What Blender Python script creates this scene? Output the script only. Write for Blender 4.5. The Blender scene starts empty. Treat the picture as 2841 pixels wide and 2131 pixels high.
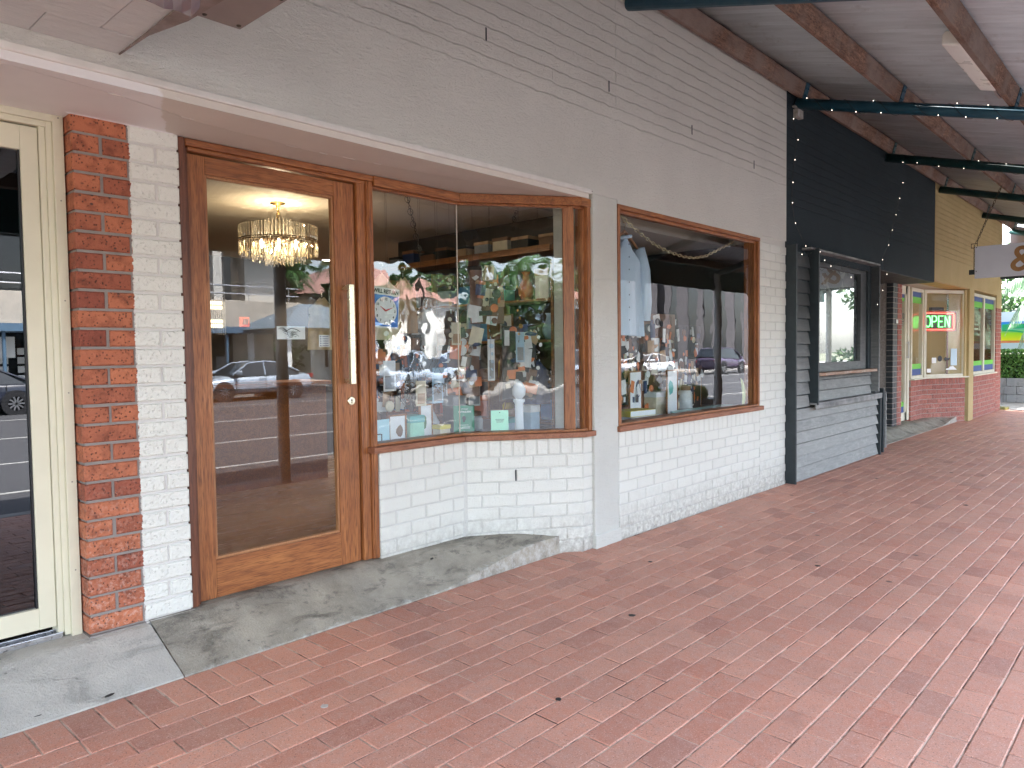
import bpy, bmesh, math, random
from math import sin, cos, pi, radians, atan2, hypot, sqrt
from mathutils import Vector, Matrix
random.seed(7)
S = bpy.context.scene
C = S.collection
R = random.random
def U(a, b): return random.uniform(a, b)

# ------------------------------------------------------------------ helpers
SPLIT = {'paint_flake', 'door_rail', 'door_stile', 'green_stripe', 'blue_stripe', 'weep_slot', 'screw', 'white_sticker', 'clip', 'button', 'support_bar', 'bracket_packing', 'wall', 'balcony_pier', 'lamp', 'small_mark', 'paver_edge', 'glazing_bead', 'window_jamb', 'floor_track', 'symbol', 'clock_hand'}
class MB:
    """collects shapes, then links them as one mesh object"""
    def __init__(s): s.v = []; s.f = []; s.a = []; s.mi = []; s.m = 0
    def add(s, vs, fs, val=0.5):
        n = len(s.v); s.v += [tuple(v) for v in vs]; s.a += [val]*len(vs)
        for f in fs: s.f.append([i+n for i in f]); s.mi.append(s.m)
        return s
    def box(s, x0, x1, y0, y1, z0, z1, val=0.5, M=None):
        vs = [Vector((x, y, z)) for z in (z0, z1) for x, y in ((x0, y0), (x1, y0), (x1, y1), (x0, y1))]
        if M: vs = [M @ v for v in vs]
        return s.add(vs, [(3,2,1,0),(4,5,6,7),(0,1,5,4),(1,2,6,5),(2,3,7,6),(3,0,4,7)], val)
    def prism(s, pts, z0, z1, val=0.5, M=None):
        n = len(pts)
        vs = [Vector((p[0], p[1], z0)) for p in pts]+[Vector((p[0], p[1], z1)) for p in pts]
        if M: vs = [M @ v for v in vs]
        return s.add(vs, [tuple(range(n-1, -1, -1)), tuple(range(n, 2*n))]+[(i, (i+1) % n, n+(i+1) % n, n+i) for i in range(n)], val)
    def tube(s, pts, r, n=8, val=0.5, cap=True, closed=False):
        pts = [Vector(p) for p in pts]; N = len(pts)
        rr = r if isinstance(r, (list, tuple)) else [r]*N
        base = len(s.v); up = None
        for i, p in enumerate(pts):
            if closed: t = pts[(i+1) % N]-pts[i-1]
            else: t = pts[min(i+1, N-1)]-pts[max(i-1, 0)]
            t.normalize()
            if up is None: up = t.orthogonal().normalized()
            else:
                up = up-t*up.dot(t)
                up = up.normalized() if up.length > 1e-6 else t.orthogonal().normalized()
            w = t.cross(up)
            for k in range(n):
                a = 2*pi*k/n
                s.v.append(tuple(p+(up*cos(a)+w*sin(a))*rr[i])); s.a.append(val)
        for i in range(N if closed else N-1):
            j = (i+1) % N
            for k in range(n):
                k2 = (k+1) % n
                s.f.append([base+i*n+k, base+i*n+k2, base+j*n+k2, base+j*n+k]); s.mi.append(s.m)
        if cap and not closed:
            s.f.append([base+k for k in range(n)][::-1]); s.mi.append(s.m)
            s.f.append([base+(N-1)*n+k for k in range(n)]); s.mi.append(s.m)
        return s
    def lathe(s, prof, n=20, c=(0, 0, 0), val=0.5, M=None):
        base = len(s.v)
        for r, z in prof:
            for k in range(n):
                a = 2*pi*k/n; v = Vector((c[0]+r*cos(a), c[1]+r*sin(a), c[2]+z))
                if M: v = M @ v
                s.v.append(tuple(v)); s.a.append(val)
        for i in range(len(prof)-1):
            for k in range(n):
                k2 = (k+1) % n
                s.f.append([base+i*n+k, base+i*n+k2, base+(i+1)*n+k2, base+(i+1)*n+k]); s.mi.append(s.m)
        s.f.append([base+k for k in range(n)][::-1]); s.mi.append(s.m)
        s.f.append([base+(len(prof)-1)*n+k for k in range(n)]); s.mi.append(s.m)
        return s
    def islands(s):
        par = list(range(len(s.v)))
        def fd(i):
            while par[i] != i: par[i] = par[par[i]]; i = par[i]
            return i
        for f in s.f:
            for i in f[1:]: par[fd(i)] = fd(f[0])
        gr = {}
        for fi, f in enumerate(s.f): gr.setdefault(fd(f[0]), []).append(fi)
        out = []
        for fl in gr.values():
            m = MB(); mp = {}
            for fi in fl:
                nf = []
                for i in s.f[fi]:
                    if i not in mp: mp[i] = len(m.v); m.v.append(s.v[i]); m.a.append(s.a[i])
                    nf.append(mp[i])
                m.f.append(nf); m.mi.append(s.mi[fi])
            out.append(m)
        return out
    def build(s, name, mats, parent=None, smooth=False, bevel=0, M=None, attr=False):
        if name in SPLIT:
            SPLIT.discard(name); r = [m.build(name, mats, parent, smooth, bevel, M, attr) for m in s.islands()][0]; SPLIT.add(name); return r
        me = bpy.data.meshes.new(name); me.from_pydata(s.v, [], s.f)
        if not isinstance(mats, (list, tuple)): mats = [mats]
        for m in mats: me.materials.append(m)
        if len(mats) > 1: me.polygons.foreach_set('material_index', s.mi)
        if attr:
            at = me.attributes.new('v', 'FLOAT', 'POINT'); at.data.foreach_set('value', s.a)
        if smooth: me.polygons.foreach_set('use_smooth', [True]*len(me.polygons))
        me.update()
        o = bpy.data.objects.new(name, me); C.objects.link(o)
        if parent: o.parent = parent
        if M is not None: o.matrix_local = M
        if bevel:
            b = o.modifiers.new('Bevel', 'BEVEL'); b.width = bevel; b.segments = 2; b.limit_method = 'ANGLE'
        return o

def tag(o, label=None, cat=None, group=None, kind=None):
    if label: o['label'] = label
    if cat: o['category'] = cat
    if group: o['group'] = group
    if kind: o['kind'] = kind
    return o
def empty(name, loc=(0, 0, 0), rz=0, label=None, cat=None, group=None, kind=None):
    o = bpy.data.objects.new(name, None); C.objects.link(o); o.location = loc; o.rotation_euler = (0, 0, rz)
    o.empty_display_size = .1
    return tag(o, label, cat, group, kind)
def copy_tree(o, parent=None):
    c = o.copy(); C.objects.link(c); c.parent = parent
    for ch in list(o.children): copy_tree(ch, c)
    return c
def T(x, y, z): return Matrix.Translation((x, y, z))
def RX(d): return Matrix.Rotation(radians(d), 4, 'X')
def RY(d): return Matrix.Rotation(radians(d), 4, 'Y')
def RZ(d): return Matrix.Rotation(radians(d), 4, 'Z')
def text(name, s, size, M, mat, parent=None, ext=0.001, align='CENTER', off=0.0, sx=1.0, shear=0, res=4):
    cu = bpy.data.curves.new(name, 'FONT'); cu.body = s; cu.size = size; cu.extrude = ext
    cu.align_x = align; cu.align_y = 'CENTER'; cu.offset = off; cu.resolution_u = res; cu.shear = shear
    t = bpy.data.objects.new('tmp', cu); C.objects.link(t)
    dg = bpy.context.evaluated_depsgraph_get(); me = bpy.data.meshes.new_from_object(t.evaluated_get(dg))
    bpy.data.objects.remove(t); bpy.data.curves.remove(cu)
    me.name = name; me.transform(M @ Matrix.Diagonal((sx, 1, 1, 1))); me.materials.clear(); me.materials.append(mat)
    o = bpy.data.objects.new(name, me); C.objects.link(o)
    if parent: o.parent = parent
    return o

# ------------------------------------------------------------------ materials
class N:
    def __init__(s, name):
        s.m = bpy.data.materials.new(name); s.m.use_nodes = True; s.t = s.m.node_tree; s.t.nodes.clear()
        s.out = s.n('ShaderNodeOutputMaterial')
    def n(s, ty, **k):
        x = s.t.nodes.new(ty)
        for a, b in k.items():
            if a[0] == '_': continue
            setattr(x, a, b)
        return x
    def l(s, a, b): s.t.links.new(a, b); return s
    def val(s, x, k, v):
        if hasattr(v, 'links') or isinstance(v, bpy.types.NodeSocket): s.l(v, x.inputs[k])
        else: x.inputs[k].default_value = v
    def coord(s, kind='Object'):
        return s.n('ShaderNodeTexCoord').outputs[kind]
    def pos(s): return s.n('ShaderNodeNewGeometry').outputs['Position']
    def mapv(s, v, sc=(1, 1, 1), rot=(0, 0, 0), loc=(0, 0, 0)):
        m = s.n('ShaderNodeMapping'); s.l(v, m.inputs[0]); m.inputs['Scale'].default_value = sc
        m.inputs['Rotation'].default_value = rot; m.inputs['Location'].default_value = loc; return m.outputs[0]
    def noise(s, v, sc, det=4, rough=.55, dist=0):
        x = s.n('ShaderNodeTexNoise'); s.l(v, x.inputs['Vector']); x.inputs['Scale'].default_value = sc
        x.inputs['Detail'].default_value = det; x.inputs['Roughness'].default_value = rough; x.inputs['Distortion'].default_value = dist
        return x.outputs['Fac']
    def vor(s, v, sc, feat='F1', out='Distance'):
        x = s.n('ShaderNodeTexVoronoi'); x.feature = feat; s.l(v, x.inputs['Vector']); x.inputs['Scale'].default_value = sc
        return x.outputs[out]
    def ramp(s, f, a, b, lo=0., hi=1.):
        x = s.n('ShaderNodeMapRange'); s.l(f, x.inputs[0]); x.inputs[1].default_value = a; x.inputs[2].default_value = b
        x.inputs[3].default_value = lo; x.inputs[4].default_value = hi; x.clamp = True; return x.outputs[0]
    def math(s, op, a, b=0.):
        x = s.n('ShaderNodeMath', operation=op); s.val(x, 0, a); s.val(x, 1, b); return x.outputs[0]
    def mix(s, f, a, b):
        x = s.n('ShaderNodeMix', data_type='RGBA')
        s.val(x, 0, f)
        for k, c in ((6, a), (7, b)):
            if isinstance(c, tuple): x.inputs[k].default_value = (*c[:3], 1)
            else: s.l(c, x.inputs[k])
        return x.outputs[2]
    def xyz(s, v, i):
        x = s.n('ShaderNodeSeparateXYZ'); s.l(v, x.inputs[0]); return x.outputs[i]
    def bump(s, h, st=.3, d=.01, nrm=None):
        b = s.n('ShaderNodeBump'); s.l(h, b.inputs['Height']); b.inputs['Strength'].default_value = st
        b.inputs['Distance'].default_value = d
        if nrm: s.l(nrm, b.inputs['Normal'])
        return b.outputs[0]
    def attr(s, nm='v'):
        x = s.n('ShaderNodeAttribute'); x.attribute_name = nm; return x.outputs['Fac']
    def pbr(s, col, rough=.6, metal=0, nrm=None, spec=.5, coat=0, **k):
        p = s.n('ShaderNodeBsdfPrincipled')
        if isinstance(col, tuple): p.inputs['Base Color'].default_value = (*col[:3], 1)
        else: s.l(col, p.inputs['Base Color'])
        s.val(p, 'Roughness', rough); p.inputs['Metallic'].default_value = metal
        p.inputs['Specular IOR Level'].default_value = spec; p.inputs['Coat Weight'].default_value = coat
        if nrm: s.l(nrm, p.inputs['Normal'])
        for a, b in k.items(): p.inputs[a].default_value = b
        s.l(p.outputs[0], s.out.inputs[0]); return s.m

def simple(name, c1, c2=None, sc=12, rough=.6, metal=0, bump=0, bsc=60, coat=0, spec=.5, dist=.004):
    n = N(name); co = n.coord()
    col = c1 if c2 is None else n.mix(n.ramp(n.noise(co, sc, 5), .35, .65), c1, c2)
    nr = n.bump(n.noise(co, bsc, 4), bump, dist) if bump else None
    rr = n.ramp(n.noise(co, sc*2.3, 3), .3, .7, max(0, rough-.07), min(1, rough+.07)) if c2 is not None else rough
    return n.pbr(col, rr, metal, nr, spec, coat)

def emis(name, c, st):
    n = N(name); e = n.n('ShaderNodeEmission'); e.inputs[0].default_value = (*c, 1); e.inputs[1].default_value = st
    n.l(e.outputs[0], n.out.inputs[0]); return n.m

def wood(name, c1, c2, c3, scale=(18, 18, 1.2), rough=.38, grey=None):
    n = N(name); co = n.coord(); v = n.mapv(co, scale)
    f = n.noise(v, 1.6, 6, .6, 1.2); g = n.noise(n.mapv(co, tuple(q*6 for q in scale)), 1.5, 3, .6)
    ob = n.n('ShaderNodeObjectInfo').outputs['Random']
    col = n.mix(n.ramp(f, .36, .64), c1, c2); col = n.mix(n.ramp(g, .45, .68, 0, .9), col, c3)
    big = n.noise(co, 1.3, 3)
    col = n.mix(n.ramp(big, .35, .7, 0, .45), col, c3)
    # dark knots
    kn = n.ramp(n.vor(n.mapv(co, tuple(q*.16 for q in scale)), 2.2), .0, .09, .7, 0)
    col = n.mix(kn, col, tuple(q*.3 for q in c3))
    if grey: col = n.mix(n.ramp(n.noise(co, 2.5, 4), .4, .65), col, grey)
    h = n.math('ADD', f, n.math('MULTIPLY', g, .6))
    return n.pbr(col, n.ramp(f, .2, .8, rough-.06, rough+.12), 0, n.bump(h, .25, .002), .45)

WD = [(.44, .17, .055), (.27, .088, .026), (.115, .034, .011)]
m_wv = wood('timber_upright', *WD)
m_wh = wood('timber_rail', *WD, scale=(1.2, 18, 18))
m_wsill = wood('timber_sill', (.36, .15, .075), (.25, .09, .042), (.14, .048, .025), scale=(1.2, 18, 18), rough=.5)
m_wred = wood('timber_reddish', (.20, .07, .032), (.13, .042, .02), (.075, .024, .012))
m_bead = wood('timber_bead', (.42, .21, .09), (.34, .15, .06), (.25, .1, .04), rough=.45)
m_wold = wood('weathered_timber', (.34, .20, .135), (.16, .085, .058), (.05, .03, .022), scale=(3, 16, 16), rough=.85, grey=(.22, .17, .145))
m_shelfwood = wood('shelf_wood', (.40, .17, .05), (.28, .11, .035), (.15, .06, .02), scale=(14, 1.2, 14))
m_slabwood = wood('slab_timber', (.25, .11, .055), (.13, .055, .03), (.30, .2, .13), scale=(1.4, 12, 12))

WHITE = (.71, .705, .645)
def plaster(name, base, brickz=3.06, col2=None, jst=.9):
    """painted render; brick courses ghost through above brickz"""
    n = N(name); P = n.pos()
    x, y, z = (n.xyz(P, i) for i in range(3))
    cmb = n.n('ShaderNodeCombineXYZ')
    n.l(n.math('ADD', x, n.math('MULTIPLY', n.noise(P, 4, 2), .01)), cmb.inputs[0])
    n.l(n.math('ADD', z, n.math('MULTIPLY', n.noise(P, 7, 5, .65), .045)), cmb.inputs[1])
    b = n.n('ShaderNodeTexBrick'); n.l(cmb.outputs[0], b.inputs['Vector'])
    b.inputs['Scale'].default_value = 1; b.inputs['Brick Width'].default_value = .24; b.inputs['Row Height'].default_value = .086
    b.inputs['Mortar Size'].default_value = .006; b.inputs['Mortar Smooth'].default_value = .8
    # only bed joints: second brick tex with very long bricks
    b2 = n.n('ShaderNodeTexBrick'); n.l(cmb.outputs[0], b2.inputs['Vector'])
    b2.inputs['Scale'].default_value = 1; b2.inputs['Brick Width'].default_value = 500.; b2.inputs['Row Height'].default_value = .086
    b2.inputs['Mortar Size'].default_value = .007; b2.inputs['Mortar Smooth'].default_value = .6
    joints = n.math('MAXIMUM', n.math('MULTIPLY', b.outputs['Fac'], n.ramp(n.noise(P, 3, 2), .6, .7, 0, .5)), b2.outputs['Fac'])
    wob = n.math('ADD', z, n.math('MULTIPLY', n.noise(P, 1.1, 3), .10))
    up = n.math('MULTIPLY', n.ramp(wob, brickz+.03, brickz+.07), n.ramp(n.noise(n.mapv(P, (1.2, 1, 5)), 2.2, 4, .65), .34, .52, .3, 1))
    jh = n.math('MULTIPLY', n.math('MULTIPLY', joints, up), -1.)
    trowel = n.noise(n.mapv(P, (14, 14, 42), (0, .18, 0)), 2.1, 5, .62, 1.6)
    arcs = n.noise(n.mapv(P, (5, 5, 9)), 1.5, 3, .5, 3.5)
    pit = n.ramp(n.vor(P, 34), .0, .10, 1, 0)
    h = n.math('ADD', n.math('MULTIPLY', trowel, .62), n.math('MULTIPLY', jh, jst))
    h = n.math('ADD', h, n.math('MULTIPLY', arcs, .30))
    h = n.math('ADD', h, n.math('MULTIPLY', n.ramp(n.noise(P, 160, 3, .6), .35, .65), .07))
    h = n.math('SUBTRACT', h, n.math('MULTIPLY', pit, n.ramp(n.noise(P, 5, 2), .55, .66, 0, .5)))
    c = n.mix(n.ramp(n.noise(P, 1.7, 4), .3, .7), base, col2 or tuple(q*.9 for q in base))
    c = n.mix(n.math('MULTIPLY', n.ramp(n.noise(P, 6, 6, .7), .6, .75), .25), c, tuple(q*.72 for q in base))
    c = n.mix(n.math('MULTIPLY', n.math('MULTIPLY', joints, up), .17), c, tuple(q*.5 for q in base))
    c = n.mix(n.ramp(trowel, .38, .30, 0, .16), c, tuple(q*.6 for q in base)); c = n.mix(n.ramp(trowel, .62, .70, 0, .25), c, tuple(min(.85, q*1.12) for q in base)); c = n.mix(n.math('MULTIPLY', pit, n.ramp(n.noise(P, 5, 2), .55, .66, 0, .5)), c, tuple(q*.35 for q in base))  # relief shading put into the colour: darker hollows, lighter trowel ridges
    return n.pbr(c, .72, 0, n.bump(h, 1., .022), .3)
m_render = plaster('painted_render', (.72, .70, .645), jst=.42)
m_column = plaster('column_render', (.68, .675, .62), 9)
m_yellow = plaster('yellow_paint', (.60, .47, .235), 2.85, (.52, .40, .19))
m_black = plaster('black_paint', (.006, .015, .021), 2.9, (.011, .022, .029))

def brickpaint(name, base, dirt=.12):
    n = N(name); P = n.pos(); a = n.attr()
    c = n.mix(n.ramp(a, 0, 1), base, tuple(q*.955 for q in base))
    c = n.mix(n.ramp(n.noise(P, 9, 5), .55, .8, 0, .25), c, tuple(q*.8 for q in base))
    zz = n.xyz(P, 2)
    low = n.math('MULTIPLY', n.ramp(n.math('ADD', zz, n.math('MULTIPLY', n.noise(P, 14, 5), .22)), .10, .45, 1, 0), n.ramp(n.noise(P, 26, 5, .7), .36, .6))
    c = n.mix(n.math('MULTIPLY', low, .72), c, (.27, .24, .20))
    arcs = n.noise(n.mapv(P, (26, 26, 34)), 1.2, 2, .5, 4.)
    h = n.math('ADD', n.math('MULTIPLY', n.noise(P, 70, 4, .6), .5), n.math('MULTIPLY', n.ramp(arcs, .45, .55), .16))
    h = n.math('ADD', h, n.math('MULTIPLY', n.noise(P, 11, 3), .5))
    return n.pbr(c, .55, 0, n.bump(h, .9, .010), .35)
m_wbrick = brickpaint('white_painted_brick', WHITE)
m_wmortar = brickpaint('white_painted_joint', (.60, .59, .55))

def redbrick(name, base, b2, dark, splitx=None, white=WHITE):
    n = N(name); P = n.pos(); a = n.attr()
    c = n.mix(n.ramp(a, 0, 1), base, b2)
    c = n.mix(n.ramp(n.noise(P, 14, 5, .6, .5), .48, .72, 0, .75), c, tuple(q*.5 for q in b2))
    sp = n.ramp(n.vor(n.mapv(P, (1, 1, .8)), 75), .12, .32, 1, 0)
    c = n.mix(n.math('MULTIPLY', sp, n.ramp(n.noise(P, 45, 3), .36, .5, 0, 1)), c, dark)
    lt = n.ramp(n.vor(P, 140), .06, .16, 1, 0)
    c = n.mix(n.math('MULTIPLY', lt, n.ramp(n.noise(P, 33, 2), .5, .6, 0, .8)), c, (.62, .33, .22))
    bl = n.ramp(n.vor(n.mapv(P, (1, 1, 1.4)), 17), .08, .16, 1, 0)
    c = n.mix(n.math('MULTIPLY', bl, n.ramp(n.noise(P, 7, 2), .52, .6, 0, .9)), c, (.045, .03, .03))
    zz = n.xyz(P, 2)
    eff = n.math('MULTIPLY', n.ramp(zz, .25, 1.0, 1, 0), n.ramp(n.noise(P, 60, 5, .7), .50, .62))
    c = n.mix(n.math('MULTIPLY', eff, .42), c, (.66, .46, .38))
    rough = .7
    if splitx is not None:
        e = n.math('ADD', n.xyz(P, 0), n.math('MULTIPLY', n.math('SUBTRACT', n.noise(P, 60, 4, .7), .5), .03))
        c = n.mix(n.ramp(e, splitx-.001, splitx+.001), c, white)
    h = n.math('ADD', n.noise(P, 80, 4, .6), n.math('MULTIPLY', n.noise(P, 14, 3), .6))
    h = n.math('SUBTRACT', h, n.math('MULTIPLY', sp, .5))
    return n.pbr(c, rough, 0, n.bump(h, .9, .008), .3)
m_pier = redbrick('pier_brick', (.50, .17, .085), (.26, .072, .045), (.08, .035, .028), -3.182)
m_redb = redbrick('pink_red_brick', (.45, .16, .12), (.33, .105, .08), (.12, .05, .045))
def splitmortar(name, sx, a, b):
    n = N(name); P = n.pos()
    e = n.math('ADD', n.xyz(P, 0), n.math('MULTIPLY', n.math('SUBTRACT', n.noise(P, 60, 4, .7), .5), .02))
    c = n.mix(n.ramp(e, sx-.001, sx+.001), n.mix(n.noise(P, 30, 4), a, tuple(q*.7 for q in a)), b)
    return n.pbr(c, .85, 0, n.bump(n.noise(P, 150, 3), .5, .003), .2)
m_pmortar = splitmortar('pier_mortar', -3.182, (.30, .265, .24), (.6, .58, .55))
m_mortar = simple('mortar', (.42, .36, .32), (.30, .26, .23), 30, .9, bump=.4)
m_bbrick = simple('black_painted_brick', (.03, .033, .036), (.05, .052, .055), 20, .5, bump=.5, bsc=50)

# pavers
def paver():
    n = N('clay_paver'); P = n.pos(); a = n.attr()
    c = n.mix(n.ramp(a, 0, 1), (.64, .30, .205), (.48, .19, .125))
    c = n.mix(n.ramp(a, .90, .93, 0, .35), c, (.28, .145, .12))
    c = n.mix(n.ramp(n.noise(P, 2.1, 5, .6), .4, .68, 0, .75), c, (.48, .245, .175))
    c = n.mix(n.ramp(n.noise(P, 26, 5, .7), .45, .7, 0, .55), c, (.50, .31, .25))
    fl = n.ramp(n.noise(n.mapv(P, (110, 110, 110)), 1.6, 4, .7), .55, .66)
    c = n.mix(n.math('MULTIPLY', fl, .75), c, (.74, .50, .41))
    fd = n.ramp(n.noise(n.mapv(P, (120, 120, 120)), 1.3, 3, .6), .33, .40, 1, 0)
    c = n.mix(n.math('MULTIPLY', fd, .8), c, (.16, .065, .05))
    st = n.ramp(n.noise(n.mapv(P, (1.5, 2.2, 1)), 1.3, 5, .65), .62, .74, 0, .4)
    c = n.mix(st, c, (.20, .10, .08))
    sp = n.math('MULTIPLY', n.ramp(n.vor(P, 2.6), .04, .055, 1, 0), n.ramp(n.noise(P, 2.3, 2), .48, .54))
    c = n.mix(n.math('MULTIPLY', sp, .75), c, (.055, .04, .038))
    h = n.math('ADD', n.noise(P, 170, 4, .65), n.math('MULTIPLY', n.noise(P, 25, 3), .5))
    return n.pbr(c, n.ramp(n.noise(P, 8, 4), .3, .7, .50, .68), 0, n.bump(h, .55, .003), .45)
m_paver = paver()
n = N('paver_sand'); P = n.pos()
c = n.mix(n.ramp(n.noise(P, 7, 5, .6), .42, .62), (.62, .48, .38), (.11, .07, .055))
m_sand = n.pbr(c, .95, 0, n.bump(n.noise(P, 300, 3), .6, .003), .1)

def concrete(name, a, b, stain, sc=1., pale=(.56, .55, .51)):
    n = N(name); P = n.pos()
    c = n.mix(n.ramp(n.noise(P, 3*sc, 6, .65), .35, .65), a, b)
    c = n.mix(n.ramp(n.noise(n.mapv(P, (2.2, 4, 1)), 1.9, 6, .7, .6), .52, .66, 0, .85), c, stain)
    c = n.mix(n.ramp(n.noise(P, 11, 5, .7), .58, .66, 0, .7), c, tuple(q*1.5 for q in stain))
    c = n.mix(n.ramp(n.noise(P, 220, 2), .6, .7, 0, .4), c, pale)
    drop = n.math('MULTIPLY', n.ramp(n.vor(P, 12), .07, .10, 1, 0), n.ramp(n.noise(P, 3.3, 2), .56, .6))
    c = n.mix(n.math('MULTIPLY', drop, .8), c, (.05, .048, .046))
    ck = n.ramp(n.vor(n.mix(.12, P, n.n('ShaderNodeTexNoise').outputs['Color']), 1.15, 'DISTANCE_TO_EDGE'), .0008, .0022, 1, 0)
    c = n.mix(n.math('MULTIPLY', n.math('MULTIPLY', ck, n.ramp(n.noise(P, 1.3, 2), .52, .6)), .55), c, (.07, .065, .06))
    edge = n.ramp(n.math('ADD', n.xyz(P, 1), n.math('MULTIPLY', n.noise(P, 7, 6, .75), .16)), .195, .225, 1, 0)
    c = n.mix(n.math('MULTIPLY', edge, n.ramp(n.noise(P, 16, 5, .75), .42, .62, .05, .8)), c, pale)
    h = n.math('ADD', n.noise(P, 90, 5, .65), n.math('MULTIPLY', n.noise(P, 9, 4), 1.))
    return n.pbr(c, n.ramp(n.noise(P, 5, 4), .3, .7, .45, .8), 0, n.bump(h, 1., .008), .35)
m_concA = concrete('pale_step_concrete', (.54, .51, .45), (.44, .415, .37), (.32, .305, .27), 1.6)
m_concB = concrete('stained_step_concrete', (.40, .36, .29), (.25, .225, .18), (.10, .09, .075), 1.6)
m_concC = concrete('plain_concrete', (.27, .265, .25), (.22, .215, .205), (.17, .165, .155), 1, (.32, .31, .3))

def glassm(name, tint, ior=1.55, gain=1.9, wav=0):
    n = N(name); wv = n.bump(n.noise(n.pos(), 3.2, 2, .5), wav, .02) if wav else None; g = n.n('ShaderNodeNewGeometry'); f = n.n('ShaderNodeFresnel'); f.inputs[0].default_value = ior
    fr = n.math('MULTIPLY', f.outputs[0], gain); fr = n.math('MINIMUM', fr, .97)
    fr = n.math('MULTIPLY', fr, n.math('SUBTRACT', 1., g.outputs['Backfacing']))
    t = n.n('ShaderNodeBsdfTransparent'); t.inputs[0].default_value = (*tint, 1)
    gl = n.n('ShaderNodeBsdfGlossy'); gl.inputs['Roughness'].default_value = 0; gl.inputs[0].default_value = (.95, .97, 1, 1)
    mx = n.n('ShaderNodeMixShader'); wv and n.l(wv, gl.inputs['Normal']); n.l(fr, mx.inputs[0]); n.l(t.outputs[0], mx.inputs[1]); n.l(gl.outputs[0], mx.inputs[2])
    n.l(mx.outputs[0], n.out.inputs[0]); return n.m
m_glass = glassm('window_glass', (.94, .96, .95), 1.55, 1.3)
m_glassw = glassm('wavy_window_glass', (.93, .95, .95), 1.55, 1.75, .16)
m_glassw2 = glassm('display_window_glass', (.95, .965, .96), 1.5, 1.15, .03)
m_glasslow = glassm('quiet_glass', (.95, .96, .95), 1.45, .6)
m_glassdark = glassm('tinted_glass', (.12, .14, .17), 1.6, 1.8)
m_farglass = simple('far_glass', (.015, .02, .025), rough=.05, spec=.8)

m_cream = simple('cream_aluminium', (.66, .62, .47), (.62, .58, .44), 5, .38)
m_cream2 = simple('pale_frame', (.70, .66, .53), (.62, .57, .45), 4, .45)
m_rubber = simple('black_rubber', (.012, .012, .014), rough=.5)
m_alu = simple('aluminium', (.62, .63, .65), (.5, .5, .52), 20, .3, metal=1)
m_brass = simple('brushed_brass', (.74, .70, .52), (.68, .62, .44), 5, .30, metal=1)
m_gold = simple('gold_metal', (.70, .48, .18), rough=.25, metal=1)
m_chain = simple('aged_brass_chain', (.35, .27, .15), (.12, .09, .06), 40, .4, metal=.9)
m_iron = simple('dark_iron', (.03, .028, .026), (.06, .045, .03), 30, .5, metal=.6)
m_blue = simple('dark_teal_paint', (.014, .070, .115), (.020, .085, .13), 6, .42, bump=.1, bsc=40)
m_green = simple('dark_green_paint', (.012, .06, .065), (.014, .05, .052), 6, .45)
m_post = simple('near_black_paint', (.012, .02, .024), (.02, .03, .034), 9, .5, bump=.15, bsc=80)
m_sheet = None
n = N('galvanised_sheet'); P = n.pos()
c = n.mix(n.ramp(n.noise(n.mapv(P, (9, .9, 1)), 1.6, 5, .6), .35, .65), (.66, .74, .80), (.52, .59, .64))
c = n.mix(n.ramp(n.noise(P, 3.5, 6, .7), .58, .74, 0, .55), c, (.34, .35, .36))
m_sheet = n.pbr(c, .55, .15, n.bump(n.noise(P, 50, 3), .1, .002), .4)
# timber cladding, dark fading paint
n = N('weathered_cladding'); P = n.pos()
f = n.noise(n.mapv(P, (3, 3, 30)), 1.5, 5, .6, .8); zz = n.xyz(P, 2)
c = n.mix(n.ramp(f, .3, .7), (.16, .165, .16), (.27, .27, .255)); c = n.mix(n.ramp(n.attr(), 0, 1, 0, .5), c, (.30, .30, .28))
c = n.mix(n.ramp(n.noise(n.mapv(P, (6, 6, 14)), 1.4, 6, .7), .5, .7, 0, .7), c, (.33, .33, .31))
c = n.mix(n.ramp(n.math('ADD', zz, n.math('MULTIPLY', n.noise(P, 3, 3), .6)), .9, 2.2, 0, .88), c, (.02, .024, .027))
m_clad = n.pbr(c, .6, 0, n.bump(n.math('ADD', f, n.noise(P, 60, 4)), .35, .003), .35)
m_ledge = simple('worn_ledge', (.24, .24, .23), (.10, .10, .10), 6, .6, bump=.3)

def splitpaint(name, a, b):
    n = N(name); P = n.pos()
    e = n.math('ADD', n.xyz(P, 0), n.math('ADD', n.math('MULTIPLY', n.xyz(P, 1), -.45), n.math('MULTIPLY', n.noise(P, 9, 4), .09)))
    c = n.mix(n.ramp(e, -3.20, -3.19), n.mix(n.noise(P, 7, 4), a, tuple(q*.9 for q in a)), n.mix(n.noise(P, 5, 4), b, tuple(q*.86 for q in b)))
    ch = n.ramp(n.noise(n.mapv(P, (9, 30, 30)), 1.5, 5, .7), .66, .72)
    c = n.mix(n.math('MULTIPLY', ch, .5), c, (.75, .72, .68))
    return n.pbr(c, .55, 0, n.bump(n.noise(n.mapv(P, (4, 40, 40)), 1.6, 4), .2, .003), .35)
m_soffit = splitpaint('soffit_paint', (.76, .735, .73), (.64, .59, .53))
m_soffit2 = splitpaint('fascia_paint', (.78, .755, .75), (.68, .625, .56))
n = N('board_ceiling_paint'); P = n.pos()
gr = n.noise(n.mapv(P, (3, 26, 20)), 2., 5, .6, 1.1)
c = n.mix(n.ramp(gr, .35, .65), (.42, .395, .38), (.36, .34, .33))
c = n.mix(.6, c, (.66, .68, .68))
m_board = n.pbr(c, n.ramp(n.noise(P, 1.4, 2), .42, .55, .28, .5), 0, n.bump(gr, 1., .012), .5)
m_plate = simple('grey_brown_plate', (.22, .19, .18), (.25, .215, .2), 6, .45)
m_tape = simple('brown_tape', (.16, .12, .11), (.24, .19, .18), 12, .5, bump=.4)

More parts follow.
